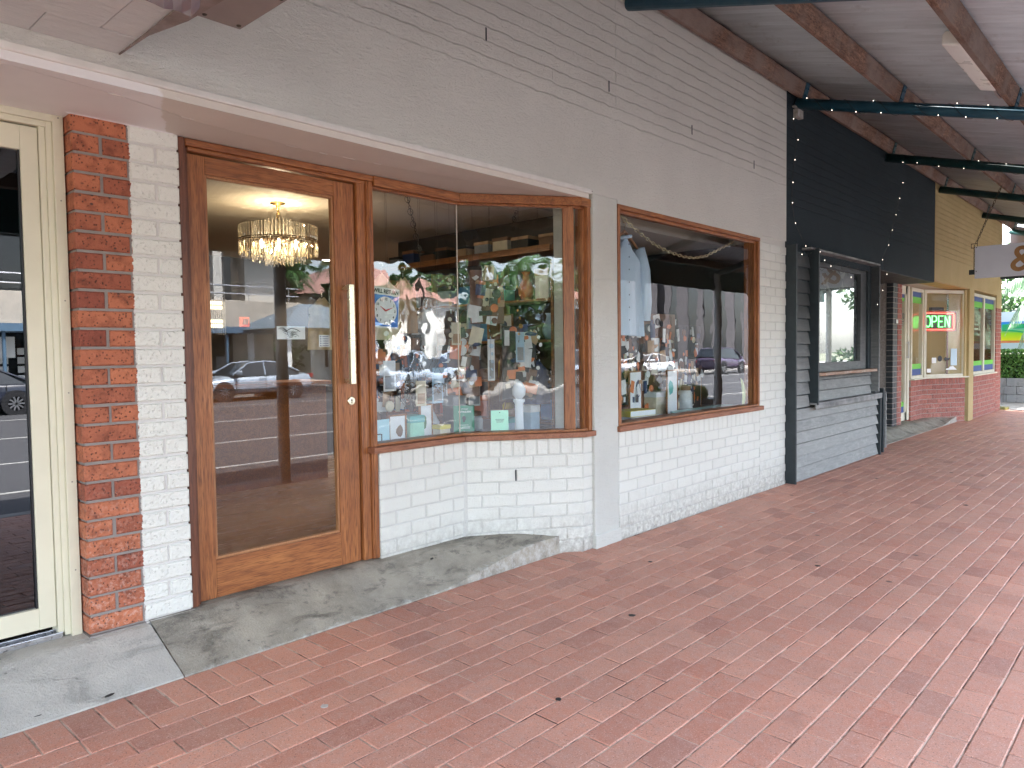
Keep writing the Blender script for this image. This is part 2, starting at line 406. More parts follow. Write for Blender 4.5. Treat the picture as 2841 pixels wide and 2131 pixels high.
m_wht = simple('white_enamel', (.78, .78, .77), rough=.35)
m_paper = simple('white_paper', (.80, .82, .84), rough=.8)
m_ink = simple('black_ink', (.02, .02, .025), rough=.6)
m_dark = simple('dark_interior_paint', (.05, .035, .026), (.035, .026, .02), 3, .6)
m_ceil = simple('interior_ceiling_paint', (.46, .40, .32), rough=.8)
m_floor = wood('interior_floor', (.34, .23, .155), (.26, .17, .115), (.18, .115, .08), scale=(1, 9, 9), rough=.22)

def flat(name, c, rough=.6, **k): return simple(name, c, rough=rough, **k)
PAL = dict(white=(.75, .76, .76), pale_blue=(.42, .58, .72), navy=(.02, .04, .12), orange=(.70, .20, .06), teal=(.10, .45, .45), cream=(.70, .62, .45),
           red=(.45, .05, .03), brown=(.17, .08, .04), green=(.06, .22, .08), mint=(.35, .72, .55), yellow=(.75, .62, .08), grey=(.3, .31, .32), black=(.02, .02, .02), pink=(.7, .35, .33), blue=(.05, .25, .65), tan=(.45, .28, .15))
PM = {k: simple('goods_'+k, v, tuple(q*.8 for q in v), 14, .5, bump=.1) for k, v in PAL.items()}

# ------------------------------------------------------------------ brick builder
def bricks_mb(mb, lst, depth=.1, b=.004, jit=.0015, M=None, yoff=0):
    for (x0, x1, z0, z1) in lst:
        o = U(-jit, jit)+yoff; v = R()
        j = [U(-.0015, .0015) for _ in range(4)]
        x0 += j[0]; x1 += j[1]; z0 += j[2]*.7; z1 += j[3]*.7
        f = [(x0+b, o, z0+b), (x1-b, o, z0+b), (x1-b, o, z1-b), (x0+b, o, z1-b)]
        m = [(x0, o+b, z0), (x1, o+b, z0), (x1, o+b, z1), (x0, o+b, z1)]
        k = [(x0, depth, z0), (x1, depth, z0), (x1, depth, z1), (x0, depth, z1)]
        vs = [Vector(q) for q in f+m+k]
        if M: vs = [M @ q for q in vs]
        mb.add(vs, [(0,1,2,3), (4,5,1,0), (5,6,2,1), (6,7,3,2), (7,4,0,3), (8,9,5,4), (9,10,6,5), (10,11,7,6), (11,8,4,7)], v)
def courses(L, z_top, n, first_half=False, soldier=False, gap=.01, x0=0., Lb=.24, zmin=-1):
    """running bond downwards from z_top"""
    out = []; z = z_top
    if soldier:
        k = max(1, round(L/.086)); w = L/k
        for i in range(k): out.append((x0+i*w+gap/2, x0+(i+1)*w-gap/2, z-.11, z))
        z -= .12
    for c_ in range(n):
        off = (c_ % 2 == 0) == first_half
        x = -Lb/2 if off else 0.
        while x < L-.012:
            a, b_ = max(x, 0)+gap/2, min(x+Lb, L)-gap/2
            if x <= 0: a = 0
            if x+Lb >= L: b_ = L
            if b_-a > .02: out.append((x0+a, x0+b_, z-.076, z))
            x += Lb
        z -= .086
    return out

# ------------------------------------------------------------------ ground
SL = .03
def gz(y): return SL*y if y < 0 else 0.
base = MB()
xs = [-9, 11.8, 14.7]
base.add([(-9, .6, -.0032), (14.7, .6, -.0032), (14.7, 0, -.0032), (-9, 0, -.0032), (14.7, -4, -.1232), (-9, -4, -.1232)], [(0, 3, 2, 1), (2, 3, 5, 4)])
for f in base.f: f.reverse()
tag(base.build('ground', m_sand), kind='structure')
pv = MB()
def paver_add(x0, x1, y0, y1):
    b = .004; o = U(-.0012, .0012); v = R(); g = .0016+U(0, .0007)
    x0 += g+U(0, .0015); x1 -= g+U(0, .0015); y0 += g+U(0, .001); y1 -= g+U(0, .001)
    tx, ty = U(-.003, .003), U(-.003, .003); cx, cy = (x0+x1)/2, (y0+y1)/2
    def z(x, y, d): return gz(y)+o+tx*(x-cx)+ty*(y-cy)+d
    f = [(x0+b, y0+b), (x1-b, y0+b), (x1-b, y1-b), (x0+b, y1-b)]
    m = [(x0, y0), (x1, y0), (x1, y1), (x0, y1)]
    vs = [(x, y, z(x, y, 0)) for x, y in f]+[(x, y, z(x, y, -.0025)) for x, y in m]+[(x, y, z(x, y, -.03)) for x, y in m]
    pv.add(vs, [(0,1,2,3), (4,5,1,0), (5,6,2,1), (6,7,3,2), (7,4,0,3), (8,9,5,4), (9,10,6,5), (10,11,7,6), (11,8,4,7)], v)
X0, X1 = -7.5, 14.7
x = X0
while x < X1:
    w = .12
    if x < -.52: paver_add(x, x+w, -.12, .12)
    elif x < -.31: paver_add(x, x+w, -.12, .03)
    elif x < 6.2: paver_add(x, x+w, -.12, -.005)
    else: paver_add(x, x+w, -.12, .14 if x < 11.3 else 0)
    x += w
row = 0; y = -.12
while y > -3.85:
    x = X0+(.12 if row % 2 else 0)+U(-.012, .012)
    while x < X1:
        e = min(x+.24, X1)
        if e-x > .03: paver_add(x, e, y-.12, y)
        x += .24
    y -= .12; row += 1
tag(pv.build('brick_footpath', m_paver, attr=True), kind='structure')
gr = MB(); gr.box(-40, 60, -4.15, -3.98, -.4, -.12); gr.build('kerb', m_concC).__setitem__('kind', 'structure')
m_asph = N('asphalt'); P = m_asph.pos()
m_asph = m_asph.pbr(m_asph.mix(m_asph.noise(P, 60, 4), (.035, .036, .040), (.07, .07, .075)), .75, 0, m_asph.bump(m_asph.noise(P, 120, 3), .4, .004), .4)
rd = MB(); rd.box(-60, 110, -23.5, -4.15, -.5, -.25); rd.build('road', m_asph).__setitem__('kind', 'structure')
m_line = simple('road_line_paint', (.42, .42, .40), (.25, .25, .24), 20, .6)
for yy, w in ((-6.3, .1), (-9.3, .1), (-13.6, .12), (-18.9, .1)):
    q = MB(); q.box(-60, 110, yy-w/2, yy+w/2, -.25, -.246); q.build('road_marking', m_line).__setitem__('kind', 'structure')
q = MB(); q.box(-60, 110, -27.2, -23.5, -.5, -.12); q.build('far_footpath', m_concC).__setitem__('kind', 'structure')
q = MB(); q.box(14.7, 60, -3.98, 14, -.3, .0); q.build('concrete_path', m_concC).__setitem__('kind', 'structure')
q = MB(); q.box(-150, 250, -250, 150, -.9, -.52); q.build('ground', simple('earth', (.09, .08, .05), (.05, .07, .03), .5, .9)).__setitem__('kind', 'structure')
# step slabs: ramped tops
def stepslab(name, m, xa, xb, fn, fronty=.125, backy=.72):
    mb = MB(); nx, ny = max(2, int((xb-xa)/.06)), 14
    for j in range(ny+1):
        for i in range(nx+1):
            X = xa+(xb-xa)*i/nx; t = j/ny; Y = fronty+(backy-fronty)*t
            mb.v.append((X, Y, fn(X, t)+U(-.001, .001))); mb.a.append(.5)
    W = nx+1
    for j in range(ny):
        for i in range(nx): mb.f.append([j*W+i, j*W+i+1, (j+1)*W+i+1, (j+1)*W+i]); mb.mi.append(0)
    n0 = len(mb.v)
    for i in range(nx+1): mb.v.append((xa+(xb-xa)*i/nx, fronty-.004, -.05)); mb.a.append(.5)
    for i in range(nx): mb.f.append([n0+i, n0+i+1, i+1, i]); mb.mi.append(0)
    n1 = len(mb.v)
    for j in range(ny+1): mb.v.append((xb, fronty+(backy-fronty)*j/ny, -.05)); mb.a.append(.5)
    for j in range(ny): mb.f.append([n1+j, n1+j+1, (j+1)*W+nx, j*W+nx]); mb.mi.append(0)
    o = mb.build(name, m, smooth=False); o['kind'] = 'structure'; return o
def sm(t): t = max(0, min(1, t)); return t*t*(3-2*t)
stepslab('concrete_slab', m_concA, -6, -3.172, lambda X, t: .004+.150*min(1, t/.6))
def fB(X, t):
    r = sm((X+1.75)/1.0)*.115
    return max(.004+r, 0)+(.156-r)*min(1, t*(1.65+r*14))
stepslab('concrete_slab', m_concB, -3.168, -.545, fB)
stepslab('concrete_slab', m_concB, 6.2, 11.3, lambda X, t: .005+sm((X-10)/1.2)*.085+(.105-sm((X-10)/1.2)*.085)*sm(t*2))
# mortar skirt at the pier foot
# ------------------------------------------------------------------ main building
B = empty('gift_shop_building', (0, 0, 0), 0, 'single storey shop with grey painted render above white painted brick and timber joinery', 'shop building')
wl = MB()
wl.box(-3.30, 3.03, 0, .26, 2.505, 4.6)
wl.box(-.0, 2.44, .0, .26, 2.475, 2.505)
wl.box(2.41, 3.03, .012, .26, 2.44, 2.505)
o = wl.build('rendered_wall', m_render, B)
q = MB(); q.box(-9, -3.30, .0, .26, 2.50, 4.6); q.build('rendered_wall', m_render, B)
q = MB(); q.box(-.302, -.004, 0, .36, -.03, 2.505); q.build('column', m_column, B, bevel=.006)
q = MB()
q.box(-.306, .012, -.012, .05, -.03, .095)
q.build('column_footing', m_column, B, bevel=.008)
# pale bead along the bottom arris of the wall
q = MB(); q.box(-9, -.31, -.003, .012, 2.499, 2.532); q.build('edge_bead', simple('bead_paint', (.68, .65, .61), (.60, .57, .53), 9, .6, bump=.5, bsc=25), B, bevel=.006)
JL = [(-9, .03), (-3.75, .06), (-3.36, .12), (-3.0, .23), (-2.4, .30), (-1.6, .25), (-.8, .12), (-.33, .05)]
q = MB()
for (a, b_), (c_, d_) in zip(JL[:-1], JL[1:]): q.prism([(a, .012), (c_, .012), (c_, d_-.006), (a, b_-.006)], 2.466, 2.50)
q.build('fascia_board', m_soffit2, B)
q = MB()
for (a, b_), (c_, d_) in zip(JL[:-1], JL[1:]): q.prism([(a, b_+.009), (c_, d_+.009), (c_, .66), (a, .66)], 2.470, 2.51)
q.build('soffit', m_soffit, B)
q = MB()
for k in range(7):
    x_ = U(-3.9, -1.9); y_ = None
    for (a, b_), (c_, d_) in zip(JL[:-1], JL[1:]):
        if a <= x_ <= c_: y_ = b_+(d_-b_)*(x_-a)/(c_-a)
    q.prism([(x_-U(.01, .05), y_-.007), (x_, y_-.004-U(0, .008)), (x_+U(.01, .05), y_-.006), (x_, y_-.002)], 2.4635, 2.466)
q.build('paint_flake', simple('flaking_paint', (.66, .60, .55), rough=.6), B)
q = MB(); q.box(-9, -.3, .0, .66, 2.512, 2.52); q.build('joint_shadow_sheet', m_ink, B)  # black sheet above the open soffit joint, painting the shade in it
q = MB(); q.box(-3.436, -2.98, .50, .512, 2.467, 2.476); q.build('soffit_bead', simple('white_bead', (.72, .68, .68), rough=.5), B)

# pier
pb = MB(); z = 2.474; lst = []
for k_ in range(27):
    if k_ % 2 == 0: lst += [(-3.42, -3.192, z-.073, z), (-3.18, -2.955, z-.073, z)]
    else: lst += [(-3.42, -3.308, z-.073, z), (-3.294, -3.07, z-.073, z), (-3.058, -2.955, z-.073, z)]
    z -= .086
bricks_mb(pb, lst, .12, .005, .002, T(0, .505, 0))
pr = pb.build('brick_pier', m_pier, B, attr=True); pr['label'] = 'brick pier, left half bare red brick and right half painted white'
q = MB(); q.box(-3.412, -2.962, .513, .62, .12, 2.476)
q.box(-3.425, -2.95, .495, .62, .10, .158); q.build('mortar', m_pmortar, pr)
# bay walls: A straight, B splayed, C short return
A0, A1, B1, C1_ = (-1.80, .505), (-1.10, .505), (-.41, .02), (-.30, .02)
def wallseg(name, p, q_, ztop, n, half, mat, mmat, parent, lab=None, soldier=True, depth=.1, attr=True):
    L = hypot(q_[0]-p[0], q_[1]-p[1]); ang = math.degrees(atan2(q_[1]-p[1], q_[0]-p[0]))
    M = T(p[0], p[1], 0) @ RZ(ang)
    mb = MB(); bricks_mb(mb, courses(L, ztop, n, half, soldier), depth)
    o = mb.build(name, mat, parent, attr=True, M=M)
    k = MB(); k.box(.004, L-.004, .006, depth+.02, -.05, ztop-.003); k.build('mortar', mmat, o)
    if lab: o['label'] = lab
    return o
wallseg('brick_wall', A0, A1, .806, 8, False, m_wbrick, m_wmortar, B)
wallseg('brick_wall', A1, B1, .806, 9, False, m_wbrick, m_wmortar, B)
wallseg('brick_wall', B1, C1_, .806, 9, False, m_wbrick, m_wmortar, B)
wallseg('brick_wall', (0.0, .0), (2.41, .0), .806, 8, True, m_wbrick, m_wmortar, B)
wallseg('brick_wall', (2.41, .0), (3.03, .0), 2.44, 29, False, m_wbrick, m_wmortar, B, soldier=False)
q = MB(); q.prism([(-1.125, .509), (-1.098, .503), (-1.083, .490), (-1.06, .55), (-1.125, .55)], -.05, .80); q.build('corner_mortar', m_wmortar, B)
q = MB(); q.box(-.012, 2.42, .08, .3, -.03, .80); q.build('inner_wall', m_column, B)
# weep slots
q = MB()
for x_, z_ in ((-1.344, 3.28), (-.097, 3.29), (1.09, 3.23), (2.27, 3.15)): q.box(x_-.005, x_+.005, -.003, .01, z_-.038, z_+.038)
q.build('weep_slot', m_ink, B)
q = MB(); Mb = T(*A1, 0) @ RZ(math.degrees(atan2(B1[1]-A1[1], B1[0]-A1[0])))
q.box(.355, .362, -.003, .01, .523, .598, M=Mb); q.build('weep_slot', m_ink, B)

# shop interior shell
q = MB(); q.box(-3.30, 3.0, .70, 5.6, .10, .155); q.build('shop_floor', m_floor, B)
q = MB(); q.box(-3.3, 3.0, .62, 5.6, 2.5, 2.6); q.box(-1.8, -.3, .06, .62, 2.512, 2.56); q.build('shop_ceiling', m_ceil, B)
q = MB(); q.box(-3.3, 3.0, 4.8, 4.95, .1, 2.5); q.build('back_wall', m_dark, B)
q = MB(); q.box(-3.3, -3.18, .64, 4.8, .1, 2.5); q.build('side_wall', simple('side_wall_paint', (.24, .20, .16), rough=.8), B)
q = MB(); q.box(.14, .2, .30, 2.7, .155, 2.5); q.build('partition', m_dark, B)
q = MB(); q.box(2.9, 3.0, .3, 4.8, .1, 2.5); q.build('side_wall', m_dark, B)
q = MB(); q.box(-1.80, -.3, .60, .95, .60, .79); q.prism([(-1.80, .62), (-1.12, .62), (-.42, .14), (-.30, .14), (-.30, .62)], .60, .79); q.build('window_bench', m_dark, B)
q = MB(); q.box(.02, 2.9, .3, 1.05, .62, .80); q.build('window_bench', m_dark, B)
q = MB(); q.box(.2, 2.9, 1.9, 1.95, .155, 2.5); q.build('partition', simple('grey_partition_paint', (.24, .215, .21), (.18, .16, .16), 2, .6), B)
q = MB(); q.box(-9, 14.6, .3, 13, 2.62, 4.6); q.build('sun_blocking_roof', m_dark, B)  # unseen box added over the shops to stop sun and light leaks

# ---- door
dr = empty('door', (0, 0, 0)); dr.parent = B
lf = MB()
lf.box(-2.895, -2.806, .555, .60, .165, 2.405); lf.box(-2.052, -1.912, .555, .60, .165, 2.405)
lf.build('door_stile', m_wv, dr, bevel=.003)
q = MB(); q.box(-2.806, -2.052, .556, .60, .165, .362); q.box(-2.806, -2.052, .556, .60, 2.315, 2.405); q.build('door_rail', m_wh, dr, bevel=.003)
q = MB()
q.box(-2.806, -2.794, .562, .59, .362, 2.315); q.box(-2.064, -2.052, .562, .59, .362, 2.315)
q.box(-2.794, -2.064, .562, .59, .362, .376); q.box(-2.794, -2.064, .562, .59, 2.302, 2.315); q.build('glazing_bead', m_bead, dr, bevel=.002)
q = MB(); q.box(-2.798, -2.060, .580, .586, .37, 2.308); q.build('glass', m_glass, dr)
q = MB()
q.box(-2.952, -2.918, .515, .64, .13, 2.468); q.box(-2.918, -2.898, .54, .64, .16, 2.43)
q.build('door_jamb', m_wred, dr, bevel=.004)
q = MB()
q.box(-1.904, -1.845, .535, .66, .165, 2.43); q.box(-1.845, -1.835, .52, .66, .165, 2.43); q.box(-1.835, -1.803, .515, .66, .165, 2.43)
q.build('door_jamb', m_wv, dr, bevel=.004)
q = MB(); q.box(-2.918, -1.80, .512, .64, 2.432, 2.467); q.box(-2.9, -1.845, .532, .62, 2.412, 2.432); q.build('door_head', m_wh, dr, bevel=.004)
hd = MB(); hd.box(-2.012, -1.978, .475, .50, 1.232, 1.808)
hd.box(-2.009, -1.981, .50, .556, 1.78, 1.806); hd.box(-2.009, -1.981, .50, .556, 1.236, 1.262); hd.build('handle', m_brass, dr, bevel=.002)
lk = MB(); lk.lathe([(.0255, 0), (.0255, .006), (.022, .009), (.012, .0095)], 24, M=T(-1.962, .556, 1.13) @ RX(90))
lo = lk.build('lock', m_brass, dr, smooth=False)
q = MB(); q.lathe([(.0055, 0), (.0055, .002)], 12, M=T(-1.962, .5465, 1.135) @ RX(90)); q.box(-1.9645, -1.9595, .545, .547, 1.115, 1.135); q.build('keyhole', m_ink, lo)
m_etch = simple('etched_lettering', (.45, .40, .34), rough=.8)
text('lettering', 'ATLAS THE TIME', .062, T(-2.42, .579, 1.93) @ RX(90), m_etch, dr, .0003, sx=.86, off=-.0012)

# ---- bay window
W1 = empty('bay_window', (0, 0, 0)); W1.parent = B
def offs(d):
    # front line of the joinery pushed d towards the street
    return [(-1.862+.0, .505-d), (-1.10-d*.35, .505-d), (-.41-d*.35, .02-d), (-.298, .02-d)]
o1 = offs(.035)
def strip(dout, din, z0, z1, x0=None):
    a = offs(dout); b_ = offs(din)
    if x0 is not None: a[0] = (x0, a[0][1]); b_[0] = (x0, b_[0][1])
    mb = MB()
    for i in range(3): mb.prism([a[i], a[i+1], b_[i+1], b_[i]], z0, z1)
    return mb
strip(.035, -.14, .808, .845).build('sill', m_wsill, W1, bevel=.004)
strip(-.01, -.12, .845, .862, -1.80).build('glazing_bead', m_wh, W1, bevel=.002)
strip(.004, -.12, 2.408, 2.466, -1.80).build('window_head', m_wh, W1, bevel=.004)
strip(-.03, -.06, 2.395, 2.408, -1.80).build('glazing_bead', m_wh, W1, bevel=.002)
def pane(p, q_, z0, z1, mat, parent, th=.006, name='glass'):
    L = hypot(q_[0]-p[0], q_[1]-p[1]); ang = math.degrees(atan2(q_[1]-p[1], q_[0]-p[0]))
    mb = MB(); mb.box(0, L, 0, th, z0, z1); return mb.build(name, mat, parent, M=T(p[0], p[1], 0) @ RZ(ang))
gA, gB, gC = (-1.80, .555), (-1.083, .555), (-.475, .135)
pane(gA, (-1.088, .555), .86, 2.40, m_glassw, W1)
pane(gB, gC, .86, 2.40, m_glassw, W1)
pane((-.44, .075), (-.325, .065), .86, 2.40, m_glass, W1)
q = MB(); q.tube([(-1.086, .553, .86), (-1.086, .553, 2.40)], .004, 6); q.build('corner_bead', simple('clear_seal', (.5, .45, .38), rough=.2), W1)
q = MB(); q.prism([(-.482, .125), (-.44, .062), (-.425, .075), (-.425, .12), (-.46, .15)], .86, 2.408); q.build('corner_post', m_wv, W1, bevel=.003)
q = MB(); q.box(-.338, -.303, .018, .13, .845, 2.408); q.box(-.35, -.338, .05, .1, .86, 2.408); q.build('window_jamb', m_wv, W1, bevel=.003)

# ---- flat window
W2 = empty('display_window', (0, 0, 0)); W2.parent = B
q = MB(); q.box(-.02, 2.445, -.028, .05, .808, .85); q.build('sill', m_wsill, W2, bevel=.004)
q = MB(); q.box(.002, 2.405, .0, .15, .85, .868); q.build('window_rail', m_wh, W2, bevel=.003)
q = MB(); q.box(.002, .034, -.002, .15, .868, 2.442); q.box(.034, .044, .03, .05, .868, 2.42); q.build('window_jamb', m_wv, W2, bevel=.003)
q = MB(); q.box(2.372, 2.405, -.002, .15, .868, 2.442); q.box(2.360, 2.372, .03, .05, .868, 2.42); q.build('window_jamb', m_wv, W2, bevel=.003)
q = MB(); q.box(.002, 2.405, -.004, .15, 2.442, 2.474); q.box(.034, 2.372, .03, .05, 2.42, 2.442); q.build('window_head', m_wh, W2, bevel=.003)
q = MB(); q.box(.036, 2.37, .052, .058, .868, 2.44); q.build('glass', m_glassw2, W2)

# ------------------------------------------------------------------ left neighbour
LB = empty('neighbour_shop', (-3.6, .6, 0), 0, 'neighbouring shop with cream aluminium glass door left of the brick pier', 'shop front')
def lp(mb, name, mat, **k):
    return mb.build(name, mat, LB, M=T(3.6, -.6, 0), **k)
q = MB(); q.box(-3.468, -3.426, .585, .70, .15, 2.476); lp(q, 'door_frame', m_cream, bevel=.002)
q = MB(); q.box(-3.492, -3.468, .60, .70, .16, 2.45); q.box(-3.516, -3.492, .61, .70, .17, 2.43); lp(q, 'door_frame', m_cream, bevel=.002)
q = MB(); q.box(-5.2, -3.468, .588, .70, 2.44, 2.477); q.box(-5.2, -3.492, .60, .70, 2.415, 2.44); lp(q, 'frame_head', m_cream, bevel=.002)
ds = MB(); ds.box(-3.585, -3.518, .622, .67, .205, 2.41); ds.box(-5.0, -3.585, .624, .67, 2.305, 2.41); ds.box(-5.0, -3.585, .624, .67, .205, .30)
ds.box(-5.06, -4.9, .622, .67, .205, 2.41)
dl = lp(ds, 'sliding_door', m_cream, bevel=.002)
q = MB(); q.box(-3.592, -3.583, .632, .66, .30, 2.305); q.build('gasket', m_rubber, dl)
q = MB(); q.box(-4.95, -3.59, .645, .651, .30, 2.305); q.build('glass', m_glassdark, dl)
q = MB(); q.box(-5.2, -3.50, .60, .615, .158, .178); q.box(-5.2, -3.50, .64, .655, .158, .185); q.box(-5.2, -3.5, .6, .7, .15, .163); lp(q, 'floor_track', m_alu, bevel=.002)
q = MB()
for zz in (2.46, 2.10, 1.66, 1.25, .85, .45): q.lathe([(.0035, 0), (.003, .002)], 8, M=T(-3.445, .585, zz) @ RX(90))
lp(q, 'screw', simple('screw_head', (.3, .28, .24), rough=.4, metal=.8))
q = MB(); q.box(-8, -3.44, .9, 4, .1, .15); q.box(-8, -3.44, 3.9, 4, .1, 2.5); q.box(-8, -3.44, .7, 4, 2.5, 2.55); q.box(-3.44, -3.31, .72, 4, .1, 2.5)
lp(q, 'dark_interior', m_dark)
q = MB(); q.box(-7.0, -5.2, .3, .7, -.1, 2.48); lp(q, 'front_wall', m_column)

# ceiling boards of neighbour's awning
CE = empty('boarded_awning_ceiling', (-4.5, -.6, 2.60), 0, 'grey painted board ceiling over the neighbouring shop, meeting the wall at upper left', 'ceiling')
Mi = T(4.5, .6, -2.60)
q = MB()
for r_, (ya, yb) in enumerate(((-.20, 0), (-.55, -.203), (-.9, -.553), (-1.6, -.903), (-2.3, -1.603))):
    xe = -3.402; xl = [-3.70, -3.53, -3.62, -3.5, -3.7][r_]
    while xe > -5.9: q.box(xl, xe-.003, ya, yb-.002, 2.584+U(0, .003), 2.60); xe = xl; xl -= .62
q.box(-8, -5.905, -3.4, 0, 2.585, 2.6)
q.build('ceiling_board', m_board, CE, M=Mi, bevel=.002)
q = MB(); q.prism([(-3.405, -.02), (-3.400, -.02), (-3.392, -.28), (-3.345, -.50), (-3.30, -1.3), (-3.42, -1.3), (-3.41, -.45), (-3.406, -.28)], 2.578, 2.584); q.build('joint_tape', m_tape, CE, M=Mi)
q = MB(); q.box(-3.335, -3.17, -1.4, -.53, 2.592, 2.60); q.build('cover_plate', m_plate, CE, M=Mi, bevel=.002)
q = MB()
for (px, py) in ((-3.315, -.56), (-3.19, -.56), (-3.19, -.85)): q.lathe([(.009, 0), (.006, .004)], 10, M=T(px, py, 2.592) @ RX(180))
q.build('screw', m_iron, CE, M=Mi)
sheet = MB()
for i in range(9):
    for j in range(6): sheet.v.append((-3.60+.24*i/8, -.90+.35*j/5, 2.577-.009*sin(i*1.9+j)*cos(j*2.3)-.004*R())); sheet.a.append(0)
for i in range(8):
    for j in range(5): sheet.f.append([i*6+j, i*6+j+1, (i+1)*6+j+1, (i+1)*6+j]); sheet.mi.append(0)
q = sheet.build('plastic_sheet', simple('crumpled_plastic', (.22, .19, .23), rough=.12, spec=.9), CE, M=Mi)
q.modifiers.new('s', 'SOLIDIFY').thickness = .001

# ------------------------------------------------------------------ black shop (kiosk)
K = empty('black_shop', (5.9, 0, 0), 0, 'black painted shop front with weathered weatherboards and a serving window', 'shop building')
Mk = T(-5.9, 0, 0)
def kp(mb, name, mat, parent=K, **k): return mb.build(name, mat, parent, M=Mk if parent is K else None, **k)
q = MB(); q.box(3.034, 8.93, .003, .26, 2.445, 4.6); q.box(3.034, 6.1, .003, .25, 2.38, 2.445)
kp(q, 'upper_wall', m_black)
def boards(x0, x1, zlist, yb, mat=m_clad, name='weatherboard', tilt=.022, slope=0):
    mb = MB()
    for a, b_ in zip(zlist[:-1], zlist[1:]):
        j = U(-.002, .002)
        mb.prism([(yb-tilt, a+.012), (yb-tilt+.014, a+.012), (yb+.012, b_), (yb, b_)], x0, x1, R(),
                 M=Matrix(((0, 0, 1, 0), (1, 0, 0, 0), (0, 1, 0, j), (0, 0, 0, 1))))
    return kp(mb, name, mat, bevel=.002, attr=True)
zl = [.0, .145, .27, .395, .52, .645, .765]
boards(3.06, 5.80, zl, -.060, tilt=.03)
zu = [.765+.135*i for i in range(13)]
boards(3.06, 3.56, zu, -.03)
boards(3.58, 5.66, [.80, .92, 1.04, 1.10], -.02)
q = MB(); q.box(3.034, 3.062, -.105, .01, -.01, 2.47); kp(q, 'corner_post', m_post, bevel=.003)
q = MB(); q.box(3.06, 6.2, -.045, .1, -.01, .76); q.box(3.06, 3.60, -.02, .1, .7, 2.42); q.box(3.58, 5.66, .0, .1, .7, 1.1); kp(q, 'backing_wall', m_post)
q = MB(); q.box(3.555, 3.585, -.14, .05, .79, 2.47); kp(q, 'side_fin', m_post, bevel=.003)
q = MB(); q.box(5.76, 5.80, -.10, .05, .83, 2.44); kp(q, 'side_fin', m_clad, bevel=.003)
q = MB(); q.box(5.66, 5.76, -.0, .06, .79, 2.44); kp(q, 'side_board', m_post, bevel=.003)
q = MB(); q.box(3.45, 5.80, -.10, .02, 2.455, 2.478); kp(q, 'header_strip', m_ledge, bevel=.003)
q = MB(); q.box(3.54, 5.84, -.125, .0, .79, .812); q.box(3.53, 5.82, -.13, -.112, .745, .79); kp(q, 'ledge', m_ledge, bevel=.003)
q = MB(); q.box(5.82, 5.85, -.11, .02, -.0, .79); kp(q, 'corner_strip', m_post, bevel=.003)
q = MB(); q.box(6.06, 6.10, -.075, .06, .0, .86); kp(q, 'end_post', m_post, bevel=.003)
q = MB(); q.box(5.85, 6.06, -.03, .06, .0, .83); kp(q, 'end_panel', m_post)
mb = MB()
for i in range(6): mb.prism([(.02+.0, .06+i*.125), (.035+.03, .06+i*.125), (.04, .06+(i+1)*.125), (.02, .06+(i+1)*.125)], -.09, .30, M=Matrix(((1, 0, 0, 6.09), (0, 0, 1, 0), (0, 1, 0, 0), (0, 0, 0, 1))))
kp(mb, 'weatherboard', m_clad)
kw = MB(); kw.box(3.585, 3.68, .03, .08, 1.13, 2.44); kw.box(5.45, 5.66, .03, .08, 1.13, 2.44); kw.box(3.68, 5.45, .03, .08, 2.33, 2.44); kw.box(3.68, 5.45, .03, .08, 1.13, 1.235)
kf = kp(kw, 'window_frame', m_clad, bevel=.003)
q = MB(); q.box(3.68, 5.45, .058, .064, 1.235, 2.33); q.build('glass', m_glass, kf)
q = MB(); q.box(3.60, 5.6, .085, .10, 1.2, 2.4); q.build('window_backing', simple('hazy_backing', (.10, .11, .12), (.06, .07, .08), 2, .25), kf)
q = MB(); pts = [(3.59, -.01)]+[(3.59+i*.12, -.135-.02*sin(i*1.3)-.012*R()) for i in range(17)]+[(5.66, -.01)]
q.prism(pts, 1.10, 1.135); kp(q, 'timber_shelf', m_slabwood, bevel=.005)
q = MB(); q.box(3.585, 8.93, .26, .30, 0.1, 2.445); q.v = []; q.f = []; q.a = []; q.mi = []
q.box(6.10, 8.93, .01, 1.2, 2.435, 2.45); kp(q, 'soffit', simple('dark_soffit', (.05, .042, .038), (.03, .027, .026), 4, .6))
q = MB(); q.box(6.1, 6.14, .06, 1.1, .1, 2.44); q.box(6.10, 8.4, 1.1, 1.16, .1, 2.44); kp(q, 'recess_wall', m_post)
q = MB(); q.box(6.55, 7.5, 1.05, 1.09, .16, 2.3); q.box(6.62, 7.43, 1.04, 1.055, .3, 2.2); kp(q, 'door', m_post, bevel=.004)

# fairy lights
m_bulb = emis('fairy_bulb', (1., .9, .75), .38)
def bulbset(nm, label, wire, bulbs, group='strings of fairy lights'):
    e = empty(nm, wire[0], 0, label, 'fairy lights', group); Mi = T(-wire[0][0], -wire[0][1], -wire[0][2])
    w = MB(); w.tube(wire, .0022, 4); w.build('wire', m_iron, e, M=Mi)
    for b_ in bulbs:
        s_ = MB(); s_.lathe([(.001, -.005), (.0034, -.002), (.0036, .001), (.0024, .0035), (.0008, .005)], 8, c=b_); s_.build('bulb', m_bulb, e, M=Mi, smooth=True)
    return e
L1 = [(3.16, 3.77), (3.28, 3.58), (3.2, 3.36), (3.15, 3.12), (3.14, 2.91), (3.22, 2.71), (3.5, 2.50)]
bulbset('fairy_lights', 'string of fairy lights hanging down the left edge of the black wall', [(x_, -.012, z_+.01) for x_, z_ in L1]+[(3.64, -.03, 2.45), (3.4, -.11, 2.40)], [(x_, -.02, z_) for x_, z_ in L1]+[(3.64, -.12, 2.44), (3.14, -.12, 2.37)])
